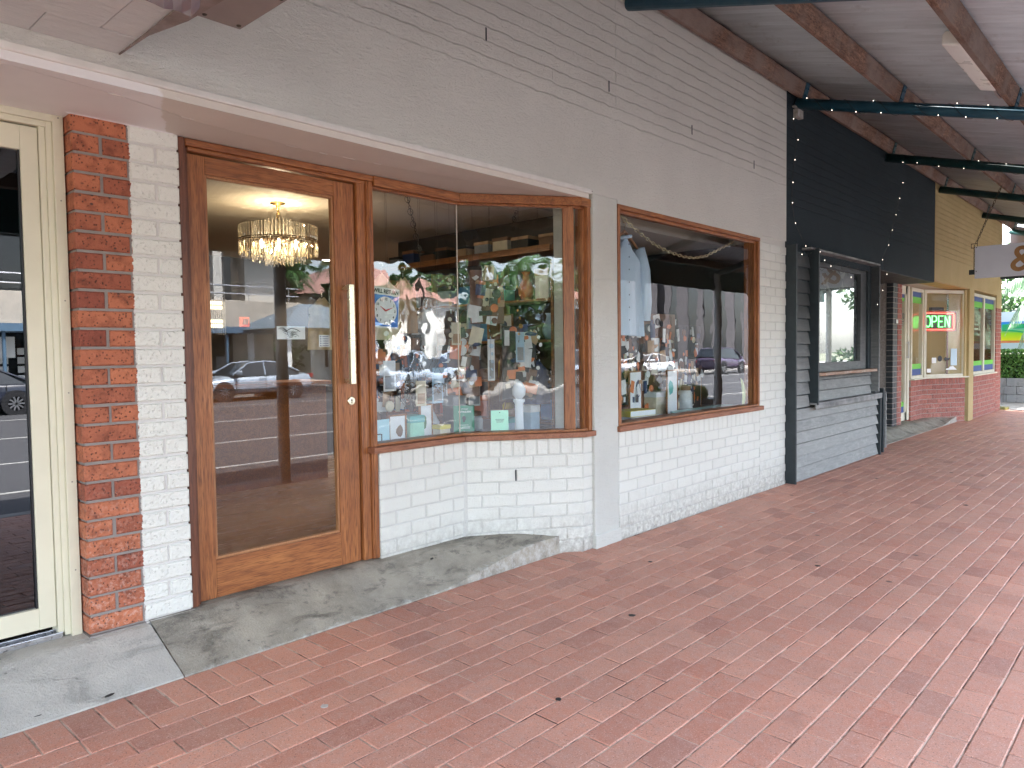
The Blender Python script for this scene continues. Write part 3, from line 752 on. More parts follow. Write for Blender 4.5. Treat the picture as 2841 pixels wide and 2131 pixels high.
L2 = [(7.06, 3.73), (6.91, 3.49), (6.74, 3.24), (6.58, 3.01), (6.42, 2.79), (6.16, 2.57), (6.0, 2.36), (5.83, 2.14), (5.62, 1.95)]
bulbset('fairy_lights', 'string of fairy lights hanging down the black wall above the dark doorway', [(x_, -.012 if z_ > 2.5 else -.11, z_+.01) for x_, z_ in L2], [(x_, -.02 if z_ > 2.5 else -.12, z_) for x_, z_ in L2])
L3 = [(3.71, 2.33), (3.86, 2.37), (4.05, 2.32), (4.72, 2.24)]
wr = [(3.60+.09*i, -.07+.015*sin(i*2), 2.35+.028*sin(i*1.7)) for i in range(22)]
bulbset('fairy_lights', 'tangled string of fairy lights along the top of the serving window', wr, [(x_, -.09, z_) for x_, z_ in L3])

# ------------------------------------------------------------------ yellow shop
Yb = empty('yellow_shop', (11.8, 0, 0), 0, 'yellow painted corner shop with pink red brick base beyond the black shop', 'shop building')
My = T(-11.8, 0, 0)
def yp(mb, name, mat, parent=Yb, **k): return mb.build(name, mat, parent, M=My if parent is Yb else None, **k)
q = MB(); q.box(8.933, 14.58, .0, .26, 2.47, 4.6); q.box(14.05, 14.58, .0, .3, 2.2, 2.47); yp(q, 'upper_wall', m_yellow)
q = MB(); q.box(11.43, 11.82, -.012, .3, -.02, 2.47); yp(q, 'pilaster', m_yellow, bevel=.005)
q = MB(); q.box(11.28, 11.43, .03, .3, .83, 2.44); yp(q, 'window_reveal', m_yellow)
q = MB(); q.box(8.93, 11.43, .01, .30, 2.455, 2.47); yp(q, 'soffit_strip', simple('ochre_board', (.55, .33, .12), (.42, .25, .10), 3, .6))
q = MB(); q.box(8.93, 11.43, .30, .9, 2.46, 2.49); yp(q, 'soffit', simple('pink_soffit', (.60, .50, .47), rough=.7))
def ywall(p, q_, zt, n_, half=False, soldier=True):
    L = hypot(q_[0]-p[0], q_[1]-p[1]); ang = math.degrees(atan2(q_[1]-p[1], q_[0]-p[0])); M = My @ T(p[0], p[1], 0) @ RZ(ang)
    mb = MB(); bricks_mb(mb, courses(L, zt, n_, half, soldier), .1); o = mb.build('brick_wall', m_redb, Yb, attr=True, M=M)
    k = MB(); k.box(.004, L-.004, .006, .14, -.05, zt-.003); k.build('mortar', m_mortar, o)
ywall((9.62, .505), (10.38, .505), .82, 8); ywall((10.38, .505), (11.36, .03), .82, 9); ywall((11.82, 0), (14.05, 0), .82, 9); ywall((14.05, 0), (14.58, 0), 2.2, 26, soldier=False)
q = MB(); bricks_mb(q, courses(.3, 2.2, 26, False), .1, M=T(14.05, .30, 0) @ RZ(-90)); yp(q, 'brick_reveal', m_redb, attr=True)
q = MB(); q.box(14.06, 14.56, .01, 4, -.05, 2.2); yp(q, 'end_wall', m_redb, attr=True)
q = MB(); bricks_mb(q, courses(.23, 2.46, 28, True), .1, M=T(8.72, .48, 0)); yp(q, 'brick_pier', m_redb, attr=True)
q = MB(); bricks_mb(q, courses(.24, 2.46, 28, False), .1, M=T(8.46, .48, 0)); bq = q.build('black_brick_pier', m_bbrick, K, attr=True, M=Mk)
q = MB(); q.box(8.47, 8.94, .487, .7, .05, 2.46); yp(q, 'mortar', m_mortar)
q = MB(); q.box(8.60, 8.70, .470, .476, 1.79, 1.85); kp(q, 'number_plate', m_wht)
# door
q = MB(); q.box(9.46, 9.56, .52, .6, .14, 2.44); q.box(8.95, 9.0, .52, .6, .14, 2.44); q.box(9.0, 9.46, .54, .6, 2.3, 2.44); q.box(9.0, 9.46, .54, .6, .14, .28); q.box(9.38, 9.46, .54, .6, .14, 2.44)
yd = yp(q, 'door', m_cream2, bevel=.003)
q = MB(); q.box(9.0, 9.38, .565, .571, .28, 2.3); q.build('glass', m_glass, yd)
q = MB(); q.box(9.0, 9.38, .560, .564, 2.18, 2.24); q.box(9.0, 9.38, .560, .564, .38, .46); q.build('green_stripe', flat('lime_vinyl', (.16, .55, .05)), yd)
q = MB(); q.box(9.0, 9.38, .560, .564, 2.24, 2.30); q.box(9.0, 9.38, .560, .564, .28, .38); q.build('blue_stripe', flat('blue_vinyl', (.03, .07, .25)), yd)
q = MB(); q.box(9.44, 9.46, .49, .51, 1.2, 1.5); q.box(9.44, 9.455, .5, .55, 1.22, 1.24); q.box(9.44, 9.455, .5, .55, 1.46, 1.48); q.build('handle', m_wht, yd)
text('lettering', 'OD\nET', .13, T(9.29, .558, 1.86) @ RX(90), m_ink, yd, .0005, off=.002)
def frame(p, q_, z0, z1, w, parent, mats=m_cream2, d=.06, stripes=True, zc=None):
    L = hypot(q_[0]-p[0], q_[1]-p[1]); ang = math.degrees(atan2(q_[1]-p[1], q_[0]-p[0])); M = T(p[0], p[1], 0) @ RZ(ang)
    if parent is Yb: M = My @ M
    mb = MB(); mb.box(0, w, 0, d, z0, z1); mb.box(L-w, L, 0, d, z0, z1); mb.box(w, L-w, 0, d, z1-w, z1); mb.box(w, L-w, 0, d, z0, z0+w*.9)
    o = mb.build('window', mats, parent, M=M, bevel=.003)
    g = MB(); g.box(w, L-w, .03, .036, z0+w*.9, z1-w); g.build('glass', m_glasslow, o)
    if stripes:
        g = MB(); g.box(w, L-w, .025, .029, z1-w-.20, z1-w-.09); g.box(w, L-w, .025, .029, z0+w+.11, z0+w+.20); g.build('green_stripe', flat('lime_vinyl', (.16, .55, .05)), o)
        g = MB(); g.box(w, L-w, .025, .029, z1-w-.09, z1-w); g.box(w, L-w, .025, .029, z0+w, z0+w+.11); g.build('blue_stripe', flat('blue_vinyl', (.03, .07, .25)), o)
    return o
frame((9.60, .50), (10.36, .50), .84, 2.43, .06, Yb)
fb = frame((10.38, .49), (11.32, .03), .84, 2.43, .06, Yb, stripes=False)
frame((11.86, .02), (12.92, .02), .85, 2.42, .06, Yb); frame((12.92, .02), (14.04, .02), .85, 2.42, .06, Yb)
q = MB(); q.prism([(9.58, .44), (10.37, .44), (11.40, -.03), (11.43, .1), (10.4, .58), (9.58, .58)], .822, .845); q.box(11.83, 14.05, -.03, .1, .822, .85); yp(q, 'sill', m_cream2, bevel=.003)
q = MB(); q.box(9.0, 14.5, .9, 5, .05, .1); q.box(9.0, 14.5, 5, 5.1, .1, 2.5); q.box(8.95, 9.0, .7, 5, .1, 2.5); q.box(8.95, 14.5, .6, 5, 2.47, 2.5); yp(q, 'interior', simple('cream_interior', (.62, .56, .42), rough=.8))
q = MB(); q.box(12.0, 12.05, .5, 3, .8, 2.46); yp(q, 'inner_partition', simple('cream_partition', (.62, .5, .32), rough=.8))
lite = emis('shop_ceiling_tube', (1, .93, .8), 3.5)
q = MB(); q.box(10.2, 10.35, 1.4, 2.6, 2.44, 2.469); yp(q, 'ceiling_light', lite)
# sticker papers on splayed pane
Mfb = My @ T(10.38, .49, 0) @ RZ(math.degrees(atan2(-.46, .94)))
q = MB(); q.box(.70, .86, .02, .024, 1.05, 1.36, M=None); q.build('notice', flat('pale_blue_paper', (.55, .70, .80)), Yb, M=Mfb)
q = MB(); q.lathe([(.055, 0), (.055, .003)], 20, M=T(.42, .022, 1.18) @ RX(90)); q.build('round_sticker', m_ink, Yb, M=Mfb)
q = MB(); q.prism([(.52, 1.17), (.58, 1.215), (.58, 1.19), (.69, 1.19), (.66, 1.15), (.58, 1.15), (.58, 1.13)], 0, .003, M=T(0, .022, 0) @ RX(90)); q.build('arrow_sticker', m_ink, Yb, M=Mfb)
q = MB(); q.box(.22, .33, .02, .023, 1.10, 1.2); q.box(.1, .2, .02, .023, .93, 1.0); q.prism([(.58, .97), (.60, 1.0), (.65, 1.0), (.68, 1.03), (.76, 1.04), (.86, .97)], 0, .003, M=T(0, .022, 0) @ RX(90)); q.build('white_sticker', m_wht, Yb, M=Mfb)
# OPEN neon sign (own thing, hangs inside the splayed pane)
NS = empty('neon_open_sign', (10.38, .49, 1.86), math.atan2(-.46, .94), 'lit neon sign reading OPEN in green inside a red border, in the yellow shop window', 'neon sign')
m_ng = emis('green_neon', (.14, 1., .18), .5); m_nr = emis('red_neon', (1., .09, .06), .45)
q = MB(); q.box(-.04, .90, .065, .08, -.18, .19); q.build('backing_panel', simple('red_acrylic', (.30, .03, .025), rough=.3), NS)
q = MB(); q.box(-.0, .76, .058, .065, -.13, .14); q.build('inner_panel', simple('dark_panel', (.05, .03, .035), rough=.4), NS)
q = MB(); b_ = []
for cx_, cz_, a0 in ((.78, .12, 0), (.02, .12, 90), (.02, -.12, 180), (.78, -.12, 270)):
    for i in range(5): a = radians(a0+i*22.5); b_.append((cx_+.03*cos(a), .050, cz_+.03*sin(a)))
q.tube(b_, .010, 8, closed=True); q.build('border_tube', m_nr, NS)
def neonletter(ch, x0, w, h):
    z0 = -h/2
    if ch == 'O': return [[(x0+w/2+w/2*cos(a), z0+h/2+h/2*sin(a)) for a in [2*pi*i/20 for i in range(21)]]]
    if ch == 'P': return [[(x0, z0), (x0, z0+h)]+[(x0+w*.45+w*.45*cos(a), z0+h*.74+h*.26*sin(a)) for a in [pi/2-pi*i/10 for i in range(11)]]+[(x0, z0+h*.48)]]
    if ch == 'E': return [[(x0+w*.8, z0+h), (x0, z0+h), (x0, z0), (x0+w*.8, z0)], [(x0, z0+h*.5), (x0+w*.7, z0+h*.5)]]
    if ch == 'N': return [[(x0, z0), (x0, z0+h), (x0+w*.85, z0), (x0+w*.85, z0+h)]]
q = MB()
for i, ch in enumerate('OPEN'):
    for st in neonletter(ch, .085+i*.165, .13, .2): q.tube([(a, .048, b2) for a, b2 in st], .0095, 8)
q.build('lettering', m_ng, NS)
q = MB(); q.box(.25, .57, .06, .12, .20, .26); q.build('transformer', m_ink, NS, bevel=.005)
# shelves with goods inside yellow shop
ysh = empty('shop_shelf', (11.3, 1.6, .1), 0, 'timber shelf unit holding packets inside the yellow shop, seen under the OPEN sign', 'shelf')
q = MB(); q.box(-.5, -.46, -.2, .2, 0, 1.75); q.box(.46, .5, -.2, .2, 0, 1.75)
for zz in (.5, .85, 1.2, 1.5): q.box(-.46, .46, -.2, .2, zz, zz+.03)
q.box(-.5, .5, .19, .21, 0, 1.75); q.build('shelf_frame', wood('red_shelf_wood', (.30, .13, .07), (.2, .08, .04), (.1, .04, .02)), ysh)
def box_thing(name, loc, dx, dy, dz, mat, label, cat, group=None, rz=0, lid=None):
    e = empty(name, loc, rz, label, cat, group)
    q = MB(); q.box(-dx/2, dx/2, -dy/2, dy/2, 0, dz); q.build('body', mat, e, bevel=.004)
    if lid: q = MB(); q.box(-dx/2-.003, dx/2+.003, -dy/2-.003, dy/2+.003, dz*.78, dz+.004); q.build('lid', lid, e, bevel=.003)
    return e
for i in range(4): box_thing('packet', (10.96+.21*i, 1.5, 1.33), .12, .08, .15, PM['cream'], 'cream packet on the upper shelf inside the yellow shop', 'packet', 'cream packets on the upper shelf inside the yellow shop', lid=PM['brown'])
for i in range(2): box_thing('packet', (11.0+.34*i, 1.5, .98), .28, .12, .20, PM['yellow'], 'yellow tub with pale lid on the middle shelf inside the yellow shop', 'tub', 'yellow tubs on the shelf inside the yellow shop', lid=PM['white'])

# ------------------------------------------------------------------ awning
AW = empty('metal_awning', (0, -1.9, 4.0), 0, 'corrugated metal awning on timber purlins and dark teal pipe beams over the footpath', 'awning')
Ma = T(0, 1.9, -4.0); TS = .275
def az(y): return 3.95+TS*y
rf = MB(); x = -8.; nx = int((15.7+8)/.0095); prof = []
for i in range(nx+1):
    X = -8+i*.0095; sh = 0.007*((int(X/.76)) % 2)
    prof.append((X, .013*sin(2*pi*X/.076)+sh))
for X, h in prof:
    for Y in (.0, -4.05): rf.v.append((X, Y, az(Y)+.055+.155+.02+h)); rf.a.append(0)
for i in range(nx): rf.f.append([2*i, 2*i+1, 2*i+3, 2*i+2]); rf.mi.append(0)
ro = rf.build('roof_sheet', m_sheet, AW, M=Ma, smooth=True); ro.modifiers.new('s', 'SOLIDIFY').thickness = .0015
BX = [-5.9, -2.95, .15, 3.27, 6.33, 9.15, 12.45, 15.3]
for i, bx in enumerate(BX):
    q = MB(); q.tube([(bx, -.012, az(0)), (bx, -3.95, az(-3.95))], .056, 16)
    bm = q.build('beam', m_blue if bx < 5 else m_green, AW, M=Ma, smooth=True)
    q = MB(); q.tube([(bx-.0, -3.8, az(-3.8)), (bx, -3.8, -.13)], .07, 16); q.lathe([(.10, 0), (.10, .012), (.06, .02)], 16, c=(bx, -3.8, -.118))
    q.build('post', simple('post_grey', (.42, .40, .37), (.32, .31, .30), 5, .4), AW, M=Ma, smooth=False)
PY = [-.085, -1.0, -1.92, -2.85, -3.75]
c_, s_ = cos(math.atan(TS)), sin(math.atan(TS))
for py in PY:
    q = MB(); z0 = az(py)+.058
    prev = -8.
    for k in range(9):
        x0_, x1_ = -8+k*2.62, -8+(k+1)*2.62; dz = U(-.003, .003)
        # tilted rectangular section (in y,z)
        w_, h_ = .048, .15
        sec = [(0, 0), (w_, 0), (w_, h_), (0, h_)]
        sec = [(py+a*c_-b2*s_*1, z0+a*s_+b2*c_+dz) for a, b2 in sec]
        q.prism(sec, x0_+.001, x1_-.001, M=Matrix(((0, 0, 1, 0), (1, 0, 0, 0), (0, 1, 0, 0), (0, 0, 0, 1))))
    q.build('purlin', m_wold, AW, M=Ma, bevel=.003)
    for bx in BX:
        q = MB(); q.box(bx-.045, bx+.045, -.006, 0, -.03, .15); q.box(bx-.045, bx+.045, -.05, 0, -.03, -.022)
        for bz in (.03, .10):
            for dxx in (-.02, .02): q.lathe([(.009, 0), (.009, .008)], 6, M=T(bx+dxx, -.006, bz) @ RX(90))
        ob = q.build('cleat', m_blue if bx < 5 else m_green, AW, M=Ma @ T(0, py-.002, z0) @ RX(math.degrees(math.atan(TS))))
q = MB(); q.box(-8, 15.7, -4.12, -4.06, 2.62, az(-4.05)+.22); q.build('gutter', m_green, AW, M=Ma)
q = MB(); q.box(15.45, 15.52, -3.9, -.0, 2.93, 3.03); q.build('end_rail', m_post, AW, M=Ma)
q = MB(); q.prism([(-3.9, 3.03), (-.0, 3.03), (-.0, 4.1), (-3.9, 3.1)], 15.46, 15.50, M=Matrix(((0, 0, 1, 0), (1, 0, 0, 0), (0, 1, 0, 0), (0, 0, 0, 1)))); q.build('end_panel', simple('mauve_grey_panel', (.36, .31, .33), rough=.7), AW, M=Ma)
# bird-mess clump at beam foot
q = MB(); q.box(3.2, 3.34, -.05, .0, 3.80, 3.88); q.box(3.17, 3.3, -.03, .0, 3.895, 3.91); q.build('bracket_packing', simple('mortar_packing', (.42, .40, .38), (.25, .24, .2), 20, .9, bump=.6), AW, M=Ma)
# fairy lights round the beams
def coil(bx, y0, y1, n_):
    return [(bx+.064*cos(i*.55), y0+(y1-y0)*i/n_, az(y0+(y1-y0)*i/n_)+.064*sin(i*.55)) for i in range(n_+1)]
def bl(bx, l): return [(bx-.066, y_, z_) for y_, z_ in l]
bulbset('fairy_lights', 'string of fairy lights wound round the nearest dark teal beam with a visible wall end', coil(3.27, -.1, -3.6, 130), [(3.2, y_, az(y_)+dz) for y_, dz in [(-.14, .05), (-.39, -.06), (-.62, -.065), (-.78, .05), (-.85, -.062), (-1.34, -.06), (-1.49, .055), (-1.56, -.064), (-1.73, .05), (-1.80, -.062), (-2.1, -.05), (-2.45, .05)]])
bulbset('fairy_lights', 'string of fairy lights wound round the second visible beam, above the dark doorway', coil(6.33, -.1, -3.6, 110), [(6.26, y_, az(y_)+dz) for y_, dz in ((-.23, -.05), (-.40, -.04), (-.65, -.06), (-.93, -.06), (-1.09, .05), (-1.38, .04), (-1.8, -.05))])

# batten light
LT = empty('batten_light', (2.10, -1.83, 3.58), 0, 'unlit white fluorescent batten light with ribbed clips under the outer timber purlin', 'light fitting')
q = MB(); q.prism([(-.078, .0), (-.062, -.07), (.062, -.07), (.078, .0), (.066, .03), (-.066, .03)], -.64, .64, M=RX(math.degrees(math.atan(TS))) @ Matrix(((0, 0, 1, 0), (1, 0, 0, 0), (0, 1, 0, 0), (0, 0, 0, 1))))
q.build('diffuser', simple('opal_diffuser', (.90, .91, .89), (.84, .84, .80), 4, .3), LT, bevel=.012)
q = MB(); q.box(-.58, .58, -.05, .05, .028, .06, M=RX(math.degrees(math.atan(TS)))); q.build('base', simple('light_grey_base', (.45, .46, .47), rough=.5), LT, bevel=.006)
q = MB()
for i in range(6):
    for sy in (-1, 1): q.box(-.54+i*.216-.008, -.54+i*.216+.008, sy*.08-.004, sy*.08+.004, -.01, .035)
q.build('clip', m_alu, LT)
q = MB(); q.tube([(.59, .01, -.01), (.75, .012, .0), (.98, .012, -.02), (1.04, .0, -.03)], .011, 8); q.build('conduit', simple('grey_conduit', (.5, .48, .47), rough=.5), LT)

# ------------------------------------------------------------------ hanging sign
def chain(mb, pts, link=.03, r=.0022, w=.010):
    pts = [Vector(p) for p in pts]; seg = []; 
    L = sum((pts[i+1]-pts[i]).length for i in range(len(pts)-1)); n_ = max(2, int(L/(link*.82)))
    def at(d):
        for i in range(len(pts)-1):
            l_ = (pts[i+1]-pts[i]).length
            if d <= l_ or i == len(pts)-2: return pts[i]+(pts[i+1]-pts[i])*(d/l_), (pts[i+1]-pts[i]).normalized()
            d -= l_
    for k in range(n_):
        p, t = at(L*(k+.5)/n_); u = t.orthogonal().normalized(); v_ = t.cross(u)
        if k % 2: u, v_ = v_, u
        loop = []
        for i in range(10):
            a = 2*pi*i/10; loop.append(p+t*(link*.5*cos(a))+u*(w*sin(a)))
        mb.tube(loop, r, 5, closed=True)
HS = empty('hanging_sign', (8.3, -1.3, 2.64), 0, 'pale grey hanging shop sign with bronze lettering, hung on a chain under the awning', 'sign')
q = MB(); q.box(-.015, .015, -1.5, .62, -.235, .235); q.build('board', simple('pale_lilac_board', (.76, .79, .86), (.72, .75, .82), 4, .6), HS, bevel=.003)
q = MB()
for yy, zz in ((.60, .22), (.60, -.13)): q.lathe([(.008, 0), (.006, .003)], 8, M=T(-.015, yy, zz) @ RY(-90))
q.build('screw', m_iron, HS)
text('lettering', '&', .52, T(-.018, .02, -.005) @ RZ(-90) @ RX(90), simple('bronze_lettering', (.36, .18, .06), (.30, .14, .05), 5, .35, metal=.3), HS, .002, off=.006)
q = MB(); q.box(.02, .07, -1.5, .70, -.17, -.10); q.build('support_bar', m_post, HS)
q = MB(); q.box(.015, .05, -1.5, .3, -.27, -.235); q.build('support_bar', m_post, HS)
HC = empty('hanging_chain', (8.3, -1.0, 3.72), 0, 'dark chain from the awning purlin holding the pale hanging sign', 'chain')
q = MB(); chain(q, [(0, 0, 0), (0, .31, -.80)], .05, .004, .013); chain(q, [(0, .33, -.82), (0, .33, -1.2)], .04, .003, .010); q.build('chain_links', m_iron, HC)
q = MB(); q.tube([(0, .29, -.80), (0, .37, -.80), (0, .37, -.86), (0, .29, -.86)], .006, 6, closed=True); q.build('shackle', m_iron, HC)

# ------------------------------------------------------------------ right-hand background
def leafcloud(mb, c, rad, n_, size, flat_=.7):
    for _ in range(n_):
        while True:
            p = Vector((U(-1, 1), U(-1, 1), U(-1, 1)))
            if p.length < 1: break
        p = p.normalized()*(p.length**.45)
        q_ = Vector((c[0]+p.x*rad[0], c[1]+p.y*rad[1], c[2]+p.z*rad[2]))
        d = Vector((U(-1, 1), U(-1, 1), U(-.6, 1))).normalized(); e = d.orthogonal().normalized(); e = Matrix.Rotation(U(0, 6.28), 3, d) @ e; f_ = d.cross(e)
        s1 = size*U(.6, 1.3); s2 = s1*flat_*.5; v = R()
        mb.add([q_-e*s1, q_-e*s1*.2+f_*s2, q_+e*s1, q_-e*s1*.2-f_*s2], [(0, 1, 2, 3)], v)
def leafmat(name, a, b_):
    n = N(name); v = n.attr(); c = n.mix(v, a, b_)
    p = n.n('ShaderNodeBsdfPrincipled'); n.l(c, p.inputs['Base Color']); p.inputs['Roughness'].default_value = .45
    t = n.n('ShaderNodeBsdfTranslucent'); n.l(c, t.inputs[0]); mx = n.n('ShaderNodeMixShader'); mx.inputs[0].default_value = .3
    n.l(p.outputs[0], mx.inputs[1]); n.l(t.outputs[0], mx.inputs[2]); n.l(mx.outputs[0], n.out.inputs[0]); return n.m
m_leaf = leafmat('hedge_leaf', (.05, .16, .03), (.14, .30, .06)); m_leafd = leafmat('dark_leaf', (.02, .06, .02), (.06, .13, .03))
m_palm = leafmat('palm_leaf', (.13, .24, .16), (.34, .46, .34)); m_palmd = leafmat('dark_palm_leaf', (.03, .10, .03), (.08, .18, .05)); m_grassy = leafmat('grass_leaf', (.20, .22, .06), (.35, .32, .10))
m_bark = wood('bark', (.16, .12, .09), (.10, .075, .055), (.05, .04, .03), rough=.9)
H = empty('clipped_hedge', (17.6, 1.2, .6), 0, 'clipped green hedge above the concrete block wall at the right edge', 'hedge')
q = MB()
for _ in range(9000):
    x_, y_, z_ = U(-.35, .35), U(-3, 2.4), U(0, .68)
    if R() < .7: x_ = -.35+U(-.04, .05)
    if R() < .2: z_ = .66+U(-.03, .05)
    d = Vector((U(-1.5, .3), U(-1, 1), U(-.3, 1))).normalized(); e = Matrix.Rotation(U(0, 6.28), 3, d) @ d.orthogonal().normalized(); f_ = d.cross(e); s1 = U(.025, .05); p = Vector((x_, y_, z_))
    q.add([p-e*s1, p+f_*s1*.5, p+e*s1, p-f_*s1*.5], [(0, 1, 2, 3)], R())
q.build('foliage', m_leaf, H, attr=True)
q = MB(); q.box(-.28, .3, -2.9, 2.3, 0, .58); q.build('shade_core', simple('hedge_shade', (.012, .03, .01), rough=.9), H)  # dark solid core standing in for the shade inside the hedge
BW = empty('block_wall', (17.2, 1.2, 0), 0, 'low pale concrete block retaining wall with a blue paint mark under the hedge', 'wall')
q = MB()
for r_ in range(3):
    for k in range(14): q.box(-.0, .4, -3+k*.42+(.21 if r_ % 2 else 0)+.004, -3+(k+1)*.42+(.21 if r_ % 2 else 0)-.004, r_*.2+.004, (r_+1)*.2-.004, R())
q.build('blocks', concrete('pale_block', (.30, .32, .33), (.24, .255, .265), (.16, .165, .17), 1, (.36, .37, .38)), BW, bevel=.006)
q = MB(); q.prism([(-.35, .25), (-.42, .4), (-.5, .5), (-.62, .52), (-.66, .42), (-.58, .38), (-.62, .22), (-.5, .1)], 0, .004, M=T(-.004, 0, 0) @ RZ(-90) @ RX(90) @ Matrix.Scale(-1, 4, (1, 0, 0))); q.build('paint_mark', simple('blue_spray', (.06, .25, .65), rough=.6), BW)
# resort sign
RS = empty('resort_sign', (18.4, -.6, 0), 0, 'large colourful sign with green palm fronds on yellow above the hedge', 'sign')
def band(z0, z1, mat, nm, dx=0, y0=-1.6, y1=1.4):
    q = MB(); q.box(-dx, .03, y0, y1, z0, z1); return q.build(nm, mat, RS)
band(2.02, 2.27, flat('sign_pale', (.62, .72, .82)), 'top_band')
n = N('sign_sky_gradient'); P = n.pos(); zz = n.xyz(P, 2)
c = n.mix(n.ramp(zz, 1.72, 1.9), n.mix(n.ramp(zz, 1.53, 1.72), (.85, .82, .02), (.35, .75, .03)), n.mix(n.ramp(zz, 1.85, 1.97), (.02, .45, .70), (.02, .25, .70)))
band(1.53, 2.018, n.pbr(c, .4), 'picture_band')
band(1.47, 1.528, flat('sign_orange', (.75, .25, .08)), 'orange_band'); band(1.22, 1.468, flat('sign_white', (.62, .74, .80)), 'lower_band')
MS = RZ(-90) @ RX(90)
text('lettering', 'A PALMS', .20, T(-.006, -.05, 2.14) @ MS, flat('sign_navy', (.02, .02, .10)), RS, .001, sx=1.35, off=.002)
text('lettering', 'APARTMENT RENTALS', .09, T(-.006, .25, 1.965) @ MS, m_wht, RS, .001, sx=1.25)
text('lettering', 'SELF CONTAINED  PRIVATE', .05, T(-.006, .1, 1.498) @ MS, flat('sign_darkred', (.25, .05, .03)), RS, .001, sx=1.3)
text('lettering', 'MANAGING AGENTS', .06, T(-.006, .2, 1.42) @ MS, flat('sign_greyblue', (.25, .33, .42)), RS, .001, sx=1.4)
def frondshape(y0, z0, y1, z1, bow, w):
    a, b2 = Vector((y0, z0)), Vector((y1, z1)); t = b2-a; nn = Vector((-t.y, t.x)).normalized()
    up_, lo_ = [], []
    for i in range(13):
        s = i/12; c0 = a+t*s-nn*bow*4*s*(1-s)*(-1 if t.x > 0 else 1); ww = w*(1-s)**.6
        up_.append((c0.x, c0.y+ww/2)); lo_.append((c0.x, c0.y-ww/2))
    return up_+lo_[::-1]
q = MB()
for args in ((1.2, 1.92, -.62, 1.68, .10, .06), (1.2, 1.86, -1.2, 1.55, .12, .07), (1.2, 1.80, .30, 1.58, .05, .05)):
    pts = frondshape(*args); q.prism([(-a, b2) for a, b2 in pts], 0, .003, M=T(-.004, 0, 0) @ MS)
q.build('palm_motif', flat('sign_green', (.02, .42, .16)), RS)
q = MB()
for zz in (1.28, 1.36): q.box(-.004, 0, -.02, .03, zz, zz+.05)
q.box(-.004, 0, .1, .4, 1.31, 1.32); q.build('small_mark', m_ink, RS)
q = MB(); q.box(.03, .1, .9, 1.0, 0, 2.3); q.box(.03, .1, -1.4, -1.3, 0, 2.3); q.build('post', m_wht, RS)
# palms
def palm(name, loc, h, nf, fl, mat, label, trunk=.14, group=None, seed=1, droop=1.0, cat='palm tree'):
    st = random.getstate(); random.seed(seed)
    e = empty(name, loc, 0, label, cat, group)
    q = MB(); q.tube([(0.02*sin(i), .02*cos(i*1.3), h*i/10) for i in range(11)], [trunk*(1-.03*i)*(1.08 if i % 2 else 1) for i in range(11)], 10); q.build('trunk', m_bark, e)
    q = MB()
    for k in range(nf):
        az_ = 2*pi*k/nf+U(-.2, .2); el = U(-.3, 1.25); L = fl*U(.85, 1.1)
        d = Vector((cos(az_)*cos(el), sin(az_)*cos(el), sin(el))); p = Vector((0, 0, h)); pts = [p.copy()]
        for i in range(12): d = (d+Vector((0, 0, -.13*droop))).normalized(); p = p+d*L/12; pts.append(p.copy())
        q.tube(pts, [.02*(1-i/14) for i in range(13)], 4, val=.8)
        for i in range(1, 13):
            t = (pts[i]-pts[i-1]).normalized(); side = t.cross(Vector((0, 0, 1)))
            if side.length < .1: continue
            side.normalize()
            for j in range(3):
                b0 = pts[i-1].lerp(pts[i], j/3)
                for s_2 in (-1, 1):
                    ll = fl*.26*sin(pi*min(.97, (i+j/3)/13+.06)); dd = (side*s_2*.8+t*.6+Vector((0, 0, -.35*droop))).normalized()
                    m_ = b0+dd*ll*.5; tip = b0+dd*ll+Vector((0, 0, -.25*ll*droop)); w_ = t*(.024 if loc[0] == 17.0 else .016)
                    q.add([b0-w_, b0+w_, m_+w_*.9, tip, m_-w_*.9], [(0, 1, 2, 3, 4)], R())
    q.build('crown', mat, e, attr=True); random.setstate(st); return e
palm('palm_tree', (17.0, -1.35, 0), 2.75, 34, 2.3, m_palm, 'pale green palm with drooping fronds at the right edge above the coloured sign', seed=4, droop=1.5)
def tree(loc, h, rad, mat, label, n_=2600, size=.14, group=None, trunk=.18, seed=1):
    st = random.getstate(); random.seed(seed)
    e = empty('tree', loc, 0, label, 'tree', group)
    q = MB(); top = h-rad*.6
    q.tube([(0, 0, 0), (.1, .05, top*.5), (.0, .1, top)], [trunk, trunk*.7, trunk*.4], 8); cl = []
    for k in range(14):
        a = U(0, 6.28); rr_ = rad*U(.2, .75); c0 = (rr_*cos(a), rr_*sin(a), h-rad+U(-.6, .75)*rad); cl.append(c0)
        q.tube([(0, .05, top*.6), (c0[0]*.5, c0[1]*.5, (top*.7+c0[2])/2), c0], [trunk*.4, trunk*.25, .02], 5)
    q.build('trunk', m_bark, e); q = MB()
    for c0 in cl: leafcloud(q, c0, (rad*U(.3, .48),)*2+(rad*U(.22, .36),), n_//14, size)
    q.build('crown', mat, e, attr=True); random.setstate(st); return e
tg = 'trees behind the coloured sign'
tree((22, 3.5, 0), 4.6, 2.6, m_leafd, 'dark leafy tree behind the coloured sign, nearest the yellow shop', 6000, .13, tg, seed=2)
tree((24, .0, 0), 5.2, 2.8, m_leafd, 'dark leafy tree behind the drooping palm at the right edge', 6000, .13, tg, seed=3)
tree((22.5, -3.5, 0), 4.5, 2.6, m_leafd, 'dark leafy tree far right beside the street', 4000, .15, tg, seed=5)
tree((26, 6, 0), 6, 3.2, m_leafd, 'tall dark tree hidden mostly by the yellow shop', 4000, .2, tg, seed=6)
